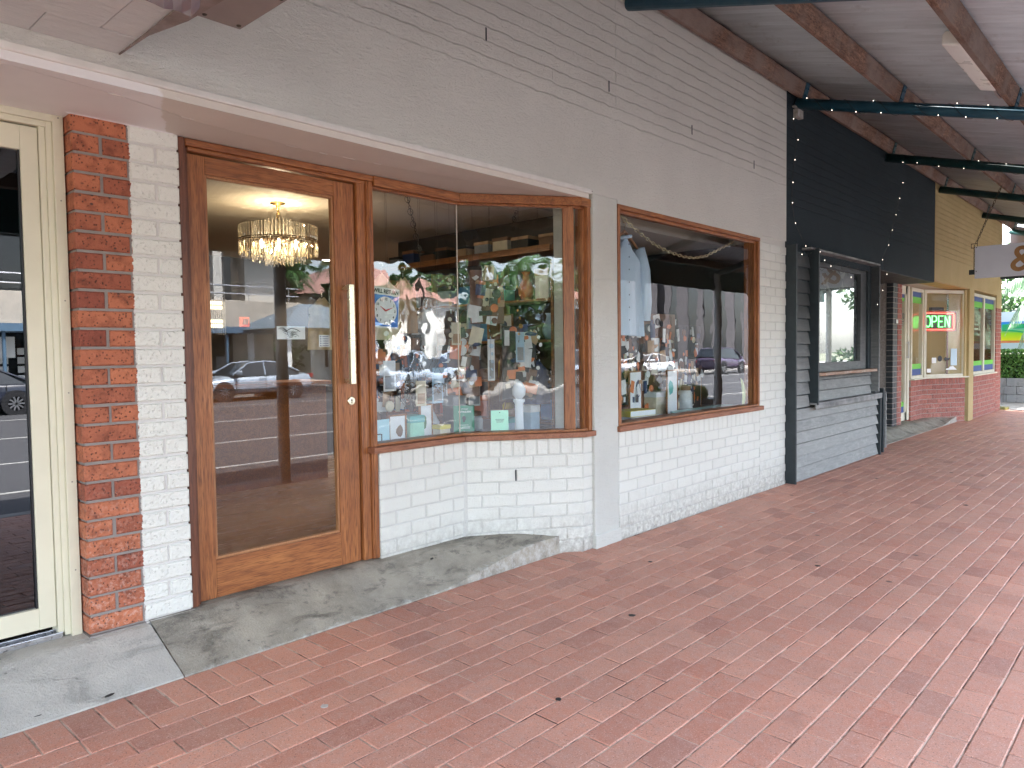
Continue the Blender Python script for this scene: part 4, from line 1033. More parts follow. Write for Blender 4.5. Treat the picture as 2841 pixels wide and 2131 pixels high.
tree((16.3, 3.4, 0), 7.2, 2.9, m_leafd, 'unseen dense tree added behind the yellow shop to shade the concrete path', 7000, .2, tg, seed=8)  # added out of camera view to cast shade over the path
tree((19.6, 3.6, 0), 7.4, 3.0, m_leafd, 'unseen dense tree added to shade the coloured sign', 7000, .2, tg, seed=9)  # second added tree, out of view, there for its shade
WG = MB()
for _ in range(260):
    x_, y_ = 14.62+U(-.05, .3), -.02+U(-.1, .12); a = U(0, 6.28); h_ = U(.03, .09); b0 = Vector((x_, y_, .0)); d = Vector((cos(a)*.5, sin(a)*.5, 1))*h_
    s = Vector((-sin(a), cos(a), 0))*.006; WG.add([b0-s, b0+s, b0+d], [(0, 1, 2)], R())
tag(WG.build('weeds', m_grassy, attr=True), 'small yellow green weeds at the foot of the yellow shop corner', 'weeds', kind='stuff')

# ------------------------------------------------------------------ far side of the street (seen in the glass)
FB = empty('apartment_building', (0, -27.2, -.12), 0, 'two storey beige building with dark glazing and blue awning across the street', 'building')
m_beige = simple('beige_render', (.42, .37, .31), (.36, .32, .27), 3, .8)
m_bawn = simple('blue_awning_paint', (.07, .13, .20), rough=.5)
Mf = None
q = MB(); q.box(-6, 14.0, -8, -1.2, 0, 7.5); q.build('wall', m_beige, FB)
q = MB(); q.box(-6, 14.6, -1.25, .4, 2.75, 3.95); q.build('balcony_band', m_beige, FB, bevel=.02)
q = MB(); q.box(-6, 12.5, .4, 2.2, 2.45, 2.72); q.build('street_awning', m_bawn, FB)
q = MB(); q.box(-6, 11.9, -1.2, -1.1, .1, 2.6); q.box(-6, 11.9, -1.2, -1.1, 3.95, 6.3); q.build('glazing', m_farglass, FB)
q = MB()
for i in range(12): xx = -5+i*1.5; q.box(xx, xx+.07, -1.1, -1.04, .1, 2.6); q.box(xx, xx+.06, -1.1, -1.05, 3.95, 6.3)
q.build('mullion', simple('grey_mullion', (.3, .3, .3), rough=.5), FB)
q = MB()
for i in range(7): xx = -5+i*2.9+U(-.3, .3); q.box(xx, xx+U(.4, 1.), -1.098, -1.08, 3.96, 6.25)
for i in range(6): xx = -4+i*3.1+U(-.5, .5); q.box(xx, xx+U(.3, .8), -1.098, -1.08, .2, 1.2+R())
q.build('curtain', simple('curtain_fabric', (.30, .30, .29), (.18, .2, .22), 3, .9), FB)
q = MB(); q.box(-6, 14.2, -1.25, .4, 6.3, 7.2); q.build('parapet', m_beige, FB)
q = MB()
for zz in (4.25, 4.6): q.tube([(-6, .3, zz), (14.5, .3, zz)], .025, 6)
for i in range(11): q.tube([(-6+i*2, .3, 3.9), (-6+i*2, .3, 4.6)], .02, 6)
q.build('balustrade', m_alu, FB)
q = MB()
for i in range(5): q.box(-6+i*4.1, -5.6+i*4.1, -1.3, .3, 3.95, 6.3)
q.box(12.3, 14.1, -1.3, -.6, 3.95, 6.3)
q.build('balcony_pier', simple('pale_pier', (.5, .48, .44), rough=.8), FB)
q = MB()
for i in range(5): q.tube([(-5.5+i*3.9, 2.0, 0), (-5.5+i*3.9, 2.0, 2.5)], .06, 8)
q.build('awning_post', m_bawn, FB)
text('lettering', 'junction', .55, T(1.5, .43, 1.9) @ RZ(180) @ RX(90), m_ink, FB, .005, shear=.3)
q = MB(); q.box(.0, 3.0, .36, .42, 1.55, 2.3); q.build('sign_panel', m_wht, FB)
q = MB()
for i in range(5):
    for j in range(3): q.box(1.6+j*.9, 2.2+j*.9, -1.0, -.96, .3+i*.34, .55+i*.34)
q.build('window_display', m_wht, FB)
m_mauve = simple('mauve_grey_render', (.085, .078, .085), (.06, .056, .06), 3, .8)
def gable(name, loc, w, d, h, rh, wm, rm, label, cat='building', over=.6, open_=False):
    e = empty(name, loc, 0, label, cat)
    q = MB()
    if open_:
        for sx in (-1, 1):
            for sy in (-1, 1): q.box(sx*w/2-.1, sx*w/2+.1, sy*d/2-.1, sy*d/2+.1, 0, h)
        q.build('post', wm, e)
    else: q.box(-w/2, w/2, -d/2, d/2, 0, h); q.build('wall', wm, e)
    W, D = w/2+over, d/2+over; q = MB(); rl = max(0, W-D)
    vs = [(-W, -D, h), (W, -D, h), (W, D, h), (-W, D, h), (-rl, 0, h+rh), (rl, 0, h+rh)]
    q.add(vs, [(0, 1, 5, 4), (1, 2, 5), (2, 3, 4, 5), (3, 0, 4), (3, 2, 1, 0)]); q.build('roof', rm, e)
    if not open_:
        k = int(w/3); 
        for i in range(k):
            g = MB(); xx = -w/2+w*(i+.5)/k; g.box(xx-.6, xx+.6, d/2, d/2+.05, 1, h-.6); g.build('window', m_farglass, e)
    return e
n = N('corrugated_blue_roof'); P = n.pos(); wv = n.n('ShaderNodeTexWave'); n.l(P, wv.inputs[0]); wv.inputs['Scale'].default_value = 1.6
m_roofb = n.pbr(n.mix(wv.outputs['Fac'], (.05, .09, .13), (.16, .22, .27)), .4)
m_rooft = simple('terracotta_roof', (.30, .16, .13), (.22, .12, .1), 3, .7); m_wwall = simple('white_render', (.70, .70, .68), rough=.8)
gable('gazebo', (13.3, -24.0, -.12), 4, 3, 2.6, 1.1, m_wht, m_roofb, 'open gazebo with blue corrugated hip roof across the street, reflected in the door', 'gazebo', open_=True)
gable('house', (24, -36, -.3), 12, 9, 5, 2.2, m_wwall, m_rooft, 'white two storey house with pinkish tiled roof across the street, reflected in the bay window')
gable('house', (40, -33, -.3), 16, 8, 9.5, 1.5, m_mauve, m_roofb, 'tall mauve grey building far along the street, reflected in the display window')
gable('house', (61, -33, -.3), 24, 8, 11, 2., m_mauve, m_rooft, 'mauve grey building farthest along the street, reflected in the display window')
for i_, (tx, ty) in enumerate(((-8, -29), (-12, -28.5), (-16, -29.5))): palm('palm_tree', (tx, ty, -.3), 5.2+.5*i_, 20, 2.4, m_palmd, 'dark palm across the street, %s in front of the low white house' % ['first', 'second', 'third'][i_], group='palms across the street', seed=70+i_)
tree((-10.4, -29.3, -.3), 5.4, 2.6, m_leafd, 'leafy tree in front of the low white house across the street', 2600, .22, 'trees across the street', .2, seed=91)
tree((-14.2, -30, -.3), 6.4, 3.0, m_leafd, 'taller leafy tree in front of the low white house across the street', 2600, .22, 'trees across the street', .2, seed=92)
gable('house', (-15, -35, -.3), 11, 8, 3.4, 1.3, m_beige, m_roofb, 'low white house across the street, reflected in the splayed pane')
for i, (x_, y_, h_, r_) in enumerate(((16, -34, 8, 4), (20, -30, 6, 2.6), (31, -33, 8, 4), (35, -40, 9, 4.5), (49, -38, 8, 4.5), (70, -36, 9, 5), (13, -44, 10, 4.5))):
    tree((x_, y_, -.3), h_, r_, m_leafd, 'leafy tree across the street, number %s in the row after the apartment building' % ['one', 'two', 'three', 'four', 'five', 'six', 'seven'][i], 2600, .3, 'trees across the street', .25, seed=20+i)
for i, (x_, y_, h_) in enumerate(((15.8, -30, 6.0), (18.3, -28.5, 7.0), (22, -27.5, 6), (28, -28, 6.5), (37, -27.5, 6.5))):
    palm('palm_tree', (x_, y_, -.3), h_, 22, 2.3, m_palmd, 'dark palm across the street, %s in the row behind the gazebo' % ['first', 'second', 'third', 'fourth', 'fifth'][i], group='palms across the street', seed=40+i)
# cars
def car(loc, rz, paint, label, kind='sedan'):
    e = empty('parked_car', loc, rz, label, 'car', 'cars parked along the street')
    if kind == 'sedan':
        st = [(-2.35, .45, .62, .70), (-2.28, .28, .74, .80), (-1.7, .22, .86, .88), (-1.0, .20, .96, .90), (0, .20, .98, .91), (1.0, .20, 1.0, .90), (1.75, .22, 1.02, .87), (2.2, .28, .98, .80), (2.32, .42, .84, .72)]
        gh = [(-1.05, .96, .86), (-.35, 1.36, .64), (.3, 1.43, .62), (.9, 1.38, .62), (1.65, 1.03, .80)]
    elif kind == 'suv':
        st = [(-2.35, .5, .8, .74), (-2.28, .35, .95, .84), (-1.5, .28, 1.08, .92), (0, .28, 1.12, .93), (1.6, .28, 1.14, .92), (2.25, .34, 1.12, .86), (2.33, .5, 1.0, .8)]
        gh = [(-1.25, 1.08, .86), (-.6, 1.62, .70), (.5, 1.72, .70), (1.8, 1.68, .70), (2.2, 1.14, .80)]
    def ring(x_, zb, zt, hw):
        return [(x_, -hw*.9, zb), (x_, -hw, zb+(zt-zb)*.3), (x_, -hw*.985, zb+(zt-zb)*.75), (x_, -hw*.86, zt), (x_, hw*.86, zt), (x_, hw*.985, zb+(zt-zb)*.75), (x_, hw, zb+(zt-zb)*.3), (x_, hw*.9, zb)]
    q = MB(); nR = 8
    for a in st: q.v += ring(*a); q.a += [0]*8
    for i in range(len(st)-1):
        for k in range(8): k2 = (k+1) % 8; q.f.append([i*8+k, i*8+k2, (i+1)*8+k2, (i+1)*8+k]); q.mi.append(0)
    q.f.append(list(range(8))[::-1]); q.mi.append(0); q.f.append([(len(st)-1)*8+k for k in range(8)]); q.mi.append(0)
    for f in q.f: f.reverse()
    o = q.build('body', paint, e, smooth=True); sb = o.modifiers.new('s', 'SUBSURF'); sb.levels = 1; sb.render_levels = 2
    q = MB(); g0 = gh[0]; ztop = [g for g in gh]
    for (x_, z_, hw) in gh: zb = .90 if kind == 'sedan' else 1.05; q.v += [(x_, -.80, zb), (x_, -hw, z_), (x_, hw, z_), (x_, .80, zb)]; q.a += [0]*4
    for i in range(len(gh)-1):
        for k in range(3): q.f.append([i*4+k, (i+1)*4+k, (i+1)*4+k+1, i*4+k+1]); q.mi.append(0)
    q.build('windows', m_farglass, e)
    q = MB()
    for i in range(1, len(gh)-2):
        a, b2 = gh[i], gh[i+1]; q.add([(a[0], -a[2]-.004, a[1]+.01), (a[0], a[2]+.004, a[1]+.01), (b2[0], b2[2]+.004, b2[1]+.01), (b2[0], -b2[2]-.004, b2[1]+.01)], [(3, 2, 1, 0)])
    for s2 in (-1, 1):
        for i in range(len(gh)-1): a, b2 = gh[i], gh[i+1]; q.tube([(a[0], s2*a[2], a[1]), (b2[0], s2*b2[2], b2[1])], .03, 6)
        xm = .25; q.tube([(xm, s2*.80, .92), (xm, s2*.63, gh[2][1])], .03, 6)
    q.build('roof', paint, e)
    for wx in (-1.38, 1.38):
        for s2 in (-1, 1):
            rr = .33 if kind == 'sedan' else .38
            q = MB(); q.lathe([(rr*.62, -.11), (rr, -.1), (rr, .1), (rr*.62, .11)], 24, M=T(wx, s2*.80, rr) @ RX(90)); w = q.build('wheel', m_rubber, e)
            q = MB(); q.lathe([(rr*.66, -.03), (rr*.62, 0)], 24, M=T(wx, s2*.905, rr) @ RX(90 if s2 < 0 else -90)); q.build('rim', m_iron, w)
            q = MB()
            for k in range(10): a = 2*pi*k/10; q.box(.03, rr*.62, -.022, .022, 0, .018, M=T(wx, s2*.915, rr) @ RX(90) @ RZ(math.degrees(a)))
            q.build('spokes', m_alu, w)
            q = MB(); q.lathe([(rr*1.17, 0), (rr*1.17, .01)], 24, M=T(wx, s2*.90, rr+.01) @ RX(90 if s2 < 0 else -90)); q.build('wheel_arch', m_rubber, e)
    for s2 in (-1, 1):
        q = MB()
        for xx in (-.92, .22, 1.15): q.box(xx-.008, xx+.008, s2*.905-.01, s2*.905+.012, .34, .90)
        q.box(-1.0, 1.2, s2*.905-.01, s2*.905+.014, .40, .425); q.build('door_seam', m_rubber, e)
        q = MB(); q.box(-.02, .14, s2*.915-.012, s2*.915+.018, .80, .825); q.box(.98, 1.1, s2*.915-.012, s2*.915+.018, .82, .845); q.build('door_handle', m_alu, e)
        q = MB(); q.box(2.18, 2.31, s2*.62-.14, s2*.62+.14, .78, .92); q.build('tail_light', flat('tail_red', (.4, .02, .02), .3), e, bevel=.02)
        q = MB(); q.box(-2.34, -2.2, s2*.62-.16, s2*.62+.16, .58, .70); q.build('headlight', m_alu, e, bevel=.02)
        q = MB(); q.box(-.95, -.78, s2*1.0-.1, s2*1.0+.1, .98, 1.10); q.build('mirror', paint, e, bevel=.03)
    return e
p_sil = simple('silver_paint', (.45, .52, .60), rough=.25, metal=.5, coat=.6); p_blk = simple('dark_blue_paint', (.02, .025, .04), rough=.2, coat=.6)
p_wh = simple('white_paint', (.7, .72, .74), rough=.3, coat=.5); p_pur = simple('dark_purple_paint', (.07, .05, .09), rough=.25, coat=.5)
car((9.25, -21.9, -.25), 0, p_sil, 'silver blue sedan parked across the street, reflected in the timber door')
car((.2, -21.9, -.25), 0, p_blk, 'dark sedan parked across the street, reflected in the cream framed door')
car((26.5, -21.9, -.25), 0, p_wh, 'white four wheel drive parked across the street, reflected at left of the display window', 'suv')
car((43.2, -21.0, -.25), pi, p_pur, 'dark purple four wheel drive parked across the street, reflected at right of the display window', 'suv')
car((35, -21.9, -.25), 0, p_wh, 'white sedan parked between two four wheel drives across the street')
car((-14, -21.9, -.25), 0, p_wh, 'white sedan parked far left across the street')
car((17.5, -21.9, -.25), 0, p_sil, 'silver four wheel drive parked beside the gazebo across the street', 'suv')
# planter boxes at the kerb
for i, (x_, mt, lab) in enumerate(((7.6, m_leaf, 'concrete planter with green shrubs at the kerb, reflected low in the display window'), (9.6, m_grassy, 'concrete planter with yellow green grasses at the kerb, reflected low in the display window'))):
    e = empty('planter', (x_, -4.75, -.25), 0, lab, 'planter')
    q = MB(); q.box(-.8, .8, -.35, .35, 0, .6); q.build('trough', m_concC, e, bevel=.02)
    q = MB(); leafcloud(q, (0, 0, .85 if i == 0 else .7), (.75, .33, .45 if i == 0 else .2), 2600, .06, .4); q.build('foliage', mt, e, attr=True)

# ------------------------------------------------------------------ things inside the shop
# chandelier
CH = empty('crystal_chandelier', (-1.706, 1.761, 2.5), 0, 'lit tiered crystal chandelier with brass bands hanging behind the door glass', 'chandelier')
q = MB(); q.lathe([(.055, 0), (.052, -.008), (.012, -.022), (.008, -.05)], 24); q.build('ceiling_rose', m_gold, CH, smooth=True)
q = MB(); chain(q, [(0, 0, -.05), (0, 0, -.105)], .04, .003, .011); q.tube([(0, 0, -.1), (0, 0, -.30)], .0035, 8); q.build('stem', m_gold, CH)
n = N('crystal'); g = n.n('ShaderNodeBsdfGlossy'); g.inputs['Roughness'].default_value = .03; g.inputs[0].default_value = (1, .95, .86, 1)
t = n.n('ShaderNodeBsdfTransparent'); t.inputs[0].default_value = (.90, .88, .84, 1); tr = n.n('ShaderNodeBsdfTranslucent'); tr.inputs[0].default_value = (.95, .9, .8, 1)
m1 = n.n('ShaderNodeMixShader'); m1.inputs[0].default_value = .035; n.l(t.outputs[0], m1.inputs[1]); n.l(tr.outputs[0], m1.inputs[2])
m2 = n.n('ShaderNodeMixShader'); m2.inputs[0].default_value = .24; n.l(m1.outputs[0], m2.inputs[1]); n.l(g.outputs[0], m2.inputs[2]); n.l(m2.outputs[0], n.out.inputs[0]); m_cry = n.m
for rad, za, zb, in ((.27, -.17, -.265), (.27, -.285, -.385), (.18, -.15, -.27), (.18, -.29, -.425), (.095, -.12, -.24), (.095, -.30, -.455)):
    q = MB(); k = int(2*pi*rad/.026)
    for i in range(k):
        a = 2*pi*i/k; c0 = Vector((rad*cos(a), rad*sin(a), 0)); M = T(c0.x, c0.y, 0) @ RZ(math.degrees(a)+U(-14, 14))
        w_ = .0062; zt, zl2 = za, zb
        vs = [M @ Vector(v) for v in ((-w_*.5, -w_, zt-.006), (-w_*.5, w_, zt-.006), (w_*.9, 0, zt-.006), (-w_*.5, -w_, zl2+.016), (-w_*.5, w_, zl2+.016), (w_*.9, 0, zl2+.016), (0, 0, zt), (0, 0, zl2))]
        q.add(vs, [(0, 1, 4, 3), (1, 2, 5, 4), (2, 0, 3, 5), (0, 2, 6), (2, 1, 6), (1, 0, 6), (3, 4, 7), (4, 5, 7), (5, 3, 7)])
    q.build('crystal_tier', m_cry, CH)
q = MB()
for rad, zz in ((.275, -.270), (.275, -.283), (.185, -.28), (.10, -.27)):
    q.lathe([(rad-.004, zz-.002), (rad, zz-.002), (rad, zz+.002), (rad-.004, zz+.002)], 48)
for i in range(4): a = i*pi/2; q.tube([(0, 0, -.275), (.27*cos(a), .27*sin(a), -.275)], .004, 6)
# keep bands hollow
q2 = MB()
for rad, zz in ((.277, -.270), (.277, -.284), (.187, -.28), (.101, -.27)):
    q2.tube([(rad*cos(2*pi*i/48), rad*sin(2*pi*i/48), zz) for i in range(48)], .0028, 5, closed=True)
for i in range(4): a = i*pi/2; q2.tube([(0, 0, -.275), (.27*cos(a), .27*sin(a), -.275)], .003, 6)
q2.build('band', simple('bronze_band', (.16, .08, .03), rough=.35, metal=.8), CH)
m_cb = emis('chandelier_bulb', (1., .78, .48), 3)
for i in range(6):
    a = 2*pi*i/6; q = MB(); q.lathe([(.003, -.02), (.011, -.005), (.012, .008), (.003, .03)], 10, c=(.135*cos(a), .135*sin(a), -.30)); q.build('bulb', m_cb, CH, smooth=True)
def lamp(nm, ty, loc, e, col, size, rot=None, **k):
    l = bpy.data.lights.new(nm, ty); l.energy = e; l.color = col
    if ty == 'POINT': l.shadow_soft_size = size
    if ty == 'SPOT': l.shadow_soft_size = size; l.spot_size = radians(110); l.spot_blend = .6
    o = bpy.data.objects.new(nm, l); C.objects.link(o); o.location = loc
    if rot: o.rotation_euler = rot
    return o
lamp('chandelier_glow', 'POINT', (-1.706, 1.761, 2.22), 5.5, (1, .80, .56), .012)
for i, (x_, y_, lab) in enumerate(((.10, 2.25, 'round ceiling downlight nearest the splayed pane'), (.16, 3.0, 'round ceiling downlight between the other two'), (.37, 4.3, 'round ceiling downlight farthest inside, seen through the door'), )):
    if i < 2: x_ += .3
    e = empty('downlight', (x_, y_, 2.5), 0, lab, 'downlight', 'ceiling downlights')
    q = MB(); q.lathe([(.058, 0), (.06, -.004), (.048, -.006)], 20); q.build('rim', m_wht, e)
    q = MB(); q.lathe([(.045, -.0065), (.045, -.008)], 20); q.build('lens', emis('downlight_lens', (1, .92, .8), 2.5), e)
    lamp('downlight_beam', 'SPOT', (x_, y_, 2.47), 9, (1, .9, .78), .03)
# exit-like orange sign, camera, sconces on back wall
e = empty('security_camera', (-.20, 2.9, 2.44), 0, 'small white dome security camera on the shop ceiling beside the chandelier', 'camera')
q = MB(); q.lathe([(.05, .06), (.055, .03), (.05, 0), (.03, -.035), (.005, -.045)], 16); q.build('housing', m_wht, e, smooth=True)
q = MB(); q.lathe([(.028, -.03), (.015, -.042), (.002, -.047)], 12, c=(-.01, -.015, 0)); q.build('lens', m_ink, e)
for i, zz in enumerate((1.93, 1.73)):
    e = empty('wall_sconce', (-.76, 4.78, zz), 0, ['upper', 'lower'][i]+' of two lit crystal wall sconces at the back of the shop', 'wall light', 'crystal wall sconces')
    q = MB(); q.tube([(-.06, -.06, .05), (.06, -.06, .05)], .02, 8); q.tube([(-.06, -.06, .0), (.06, -.06, .0)], .02, 8); q.build('lamp', emis('sconce_glow', (1, .78, .45), .25), e)
    q = MB()
    for k in range(8): q.box(-.09+k*.024, -.08+k*.024, -.09, -.08, -.1, .13)
    q.build('crystal_drop', m_cry, e)
e = empty('safety_sign', (-.45, 4.7, 1.78), 0, 'small square orange red safety sign glowing at the back of the shop', 'sign')
q = MB(); q.box(-.055, .055, -.01, .01, -.055, .055); q.build('panel', emis('orange_panel', (1, .12, .03), .06), e)
q = MB()
for k in range(3): q.prism([(-.03+k*.022, -.03), (-.015+k*.022, -.03), (-.0+k*.022, .03), (-.015+k*.022, .03)], 0, .004, M=T(0, -.012, 0) @ RX(90))
q.build('symbol', m_ink, e)
# notices hanging in the door
e = empty('poster', (-2.30, .63, 1.53), 0, 'small white card with an ink drawing of a hatted lady inside the door glass', 'poster')
q = MB(); q.box(-.088, .088, 0, .004, -.036, .036); q.build('card', m_paper, e)
q = MB()
for k in range(9): q.tube([(-.08+.01*k*U(.5, 1)+.012*j, -.002, .012*sin(j*.9+k*.5)+.02-.005*k) for j in range(7)], .0010, 4)
q.tube([(-.03, -.002, .012), (.0, -.002, .026), (.03, -.002, .02), (.055, -.002, .008)], .0022, 4)
q.tube([(.018, -.002, -.018), (.024, -.002, -.022), (.03, -.002, -.018)], .0012, 4); q.build('ink_drawing', m_ink, e)
e = empty('door_notice', (-2.085, .63, 1.485), 0, 'small white notice with lines of print taped inside the right side of the door glass', 'notice')
q = MB(); q.box(-.036, .036, 0, .002, -.035, .035); q.build('paper', m_paper, e)
q = MB()
for k in range(5): q.box(-.014, .026, -.001, 0, .024-k*.013, .027-k*.013); q.box(-.03, -.022, -.001, 0, .022-k*.013, .028-k*.013)
q.build('print', simple('blue_print', (.08, .1, .25), rough=.7), e)
# clock sign
e = empty('will_return_sign', (-1.665, .592, 1.69), 0, 'white and blue WILL RETURN clock sign hung inside the bay window', 'sign')
e.rotation_euler = (0, radians(4), 0)
q = MB(); q.box(-.105, .105, 0, .003, -.125, .125); q.build('card', m_wht, e)
q = MB(); q.box(-.10, .10, -.001, 0, -.115, .078); q.build('blue_panel', flat('sign_blue', (.04, .18, .62)), e)
q = MB(); q.lathe([(.088, 0), (.088, .001)], 40, M=T(0, -.001, -.018) @ RX(90)); q.build('clock_face', m_paper, e)
text('lettering', 'WILL RETURN', .034, T(0, -.001, .10) @ RX(90), m_ink, e, .0005, off=.0012, sx=.9)
for h_ in range(1, 13):
    a = pi/2-h_*pi/6; text('numeral', str(h_), .022, T(.072*cos(a), -.0025, -.018+.072*sin(a)) @ RX(90), m_ink, e, .0003, off=.0006, res=2)
q = MB()
for ang, L in ((150, .055), (24, .066)):
    a = radians(ang); dx, dz = cos(a), sin(a)
    q.prism([(-dz*.006, dx*.006), (dx*L, dz*L), (dz*.006, -dx*.006)], 0, .001, M=T(0, -.003, -.018) @ RX(90))
q.build('clock_hand', flat('hand_red', (.6, .03, .05)), e)
# small note below the clock
e = empty('price_note', (-1.77, .60, 1.49), 0, 'small white price note hanging under the clock sign at the left jamb', 'notice')
q = MB(); q.box(-.03, .03, 0, .002, -.06, .05); q.build('paper', m_paper, e)
q = MB()
for k in range(3): q.box(-.02, .02, -.001, 0, .03-k*.025, .034-k*.025)
q.build('print', m_ink, e)
# chains
def hchain(label, pts, link, r, w, mat=m_chain, charms=0):
    e = empty('decorative_chain', pts[0], 0, label, 'chain'); q = MB(); p0 = Vector(pts[0]); P_ = [Vector(p)-p0 for p in pts]
    chain(q, P_, link, r, w); q.build('chain_links', mat, e)
    if charms:
        q = MB()
        for k in range(charms):
            c0 = P_[0].lerp(P_[-1], (k+.6)/charms); q.tube([c0+Vector((.022*cos(a), 0, .022*sin(a))) for a in [2*pi*i/12 for i in range(12)]], .0022, 5, closed=True)
        q.build('charm', mat, e)
hchain('charm chain hanging behind the straight pane of the bay window', [(-1.43, .66, 2.45), (-1.36, .66, 2.23), (-1.32, .66, 2.06)], .022, .0018, .007, m_iron, 5)
hchain('charm chain hanging behind the splayed pane of the bay window', [(-.36, .66, 2.50), (-.42, .66, 2.31)], .022, .0018, .007, m_iron, 3)
hchain('brass link chain swagged across the top of the display window', [(.30, .18, 2.45), (.52, .18, 2.36), (.79, .18, 2.275), (1.02, .18, 2.235), (1.26, .18, 2.215), (1.45, .18, 2.22), (1.66, .18, 2.255), (1.95, .18, 2.35), (2.23, .18, 2.445)], .052, .0036, .012, simple('polished_brass_chain', (.55, .45, .28), rough=.35, metal=.9))
# shirt on hanger
e = empty('hanging_shirt', (.47, .26, 2.31), 0, 'pale blue collarless shirt on a timber hanger at the left of the display window', 'shirt')
def shirt_half():
    q = MB(); cols = 22; rows = 26
    for s2, yo in ((-1, 0), (1, .05)):
        b0 = len(q.v)
        for j in range(rows+1):
            t = j/rows; z_ = -.78*t
            half = .055+.20*sm(min(1, t/.22))+.012*t
            for i in range(cols+1):
                u = -1+2*i/cols; x_ = u*half
                zz = z_-.05*abs(u)*(1 if t < .3 else .2); fold = .014*sin(u*9+t*2)*t+.008*sin(u*21+t*5)*t
                q.v.append((x_, (-.035 if s2 < 0 else .035)*sqrt(max(0, 1-u*u))*(1 if t > .02 else .6)+fold, zz)); q.a.append(0)
        W = cols+1
        for j in range(rows):
            for i in range(cols): q.f.append([b0+j*W+i, b0+j*W+i+1, b0+(j+1)*W+i+1, b0+(j+1)*W+i]); q.mi.append(0)
    return q
m_shirt = simple('pale_blue_linen', (.50, .62, .75), (.44, .56, .70), 3, .85, bump=.3, bsc=180)
shirt_half().build('shirt_body', m_shirt, e, smooth=True)
for s2 in (-1, 1):
    q = MB(); q.tube([(s2*.21, 0, -.07), (s2*.27, 0, -.25), (s2*.29, -.01, -.5), (s2*.285, -.01, -.66)], [.05, .062, .055, .045], 12); q.build('sleeve', m_shirt, e, smooth=True)
q = MB(); q.tube([(.06*cos(a), .045*sin(a), .012*cos(a*1)+.0) for a in [2*pi*i/16 for i in range(16)]], .016, 6, closed=True); q.build('collar', m_shirt, e, smooth=True)
q = MB()
for k in range(7): q.lathe([(.006, 0), (.006, .002)], 10, M=T(.002, -.044, -.06-.1*k) @ RX(90))
q.build('button', simple('dark_button', (.04, .05, .1), rough=.4), e)
q = MB(); q.tube([(-.19, 0, -.075), (-.08, 0, .0), (0, 0, .045), (.08, 0, .0), (.19, 0, -.075)], [.01, .013, .016, .013, .01], 8); q.build('hanger', m_shelfwood, e, smooth=True)
q = MB(); q.tube([(0, 0, .045), (0, 0, .08)]+[(.018*cos(a)+.0, 0, .10+.02*sin(a)) for a in [-pi/2+i*pi/6 for i in range(9)]], .002, 6); q.build('hook', m_gold, e)
# books, boards on window bench
def book(loc, dx, dy, dz, cover, label, rz=0, nm='book'):
    e = empty(nm, loc, rz, label, 'book')
    q = MB(); q.box(-dx/2, dx/2, -dy/2, dy/2, 0, .003); q.box(-dx/2, dx/2, -dy/2, dy/2, dz-.003, dz); q.box(-dx/2, -dx/2+.003, -dy/2, dy/2, .003, dz-.003); q.build('cover', cover, e)
    q = MB(); q.box(-dx/2+.003, dx/2-.004, -dy/2+.004, dy/2-.004, .0035, dz-.0035); q.build('pages', m_paper, e); return e
book((.22, .22, .80), .24, .18, .03, PM['pale_blue'], 'pale blue book lying under the shirt in the display window', .1)
book((.24, .23, .832), .18, .15, .02, PM['grey'], 'small grey book on top of the pale blue book in the display window', .3)
book((.72, .34, .86), .34, .2, .05, PM['yellow'], 'thick yellow covered book lying on a stack in the display window', -.1)
book((.74, .34, .80), .36, .24, .06, PM['white'], 'white slip cased book lying under the yellow book', .0)
book((1.1, .35, .80), .3, .2, .03, PM['pale_blue'], 'pale blue patterned book lying right of the yellow book', .2)
e = empty('surfboard_fin', (2.30, .14, .84), 0, 'pale yellow green curved surfboard fin standing at the right end of the display window', 'fin')
pts = [(0, 0)]+[(-.02+.12*sin(i*pi/14)-.10*(i/10)**2, .30*i/10) for i in range(11)]
q = MB(); q.prism([(-.02, .28), (.0, .22), (.02, .12), (.01, .0), (.05, .02), (.085, .09), (.08, .15), (.05, .21), (.01, .26)], 0, .008, M=RX(90)); q.build('fin', simple('pale_lime_resin', (.62, .72, .35), rough=.3), e)
e = empty('skateboard', (1.95, .30, .80), 0, 'pale aqua board with rounded nose lying on the display window bench', 'board')
q = MB(); q.prism([(.36+.07*cos(a), .0+.07*sin(a)) for a in [-pi/2+i*pi/10 for i in range(11)]]+[(-.6, .07), (-.68, 0), (-.6, -.07)], .03, .055); q.build('deck', simple('aqua_board', (.55, .80, .75), rough=.25), e, bevel=.008)
q = MB(); q.box(-.4, -.34, -.05, .05, 0, .03); q.box(.2, .26, -.05, .05, 0, .03); q.build('stand', m_dark, e)
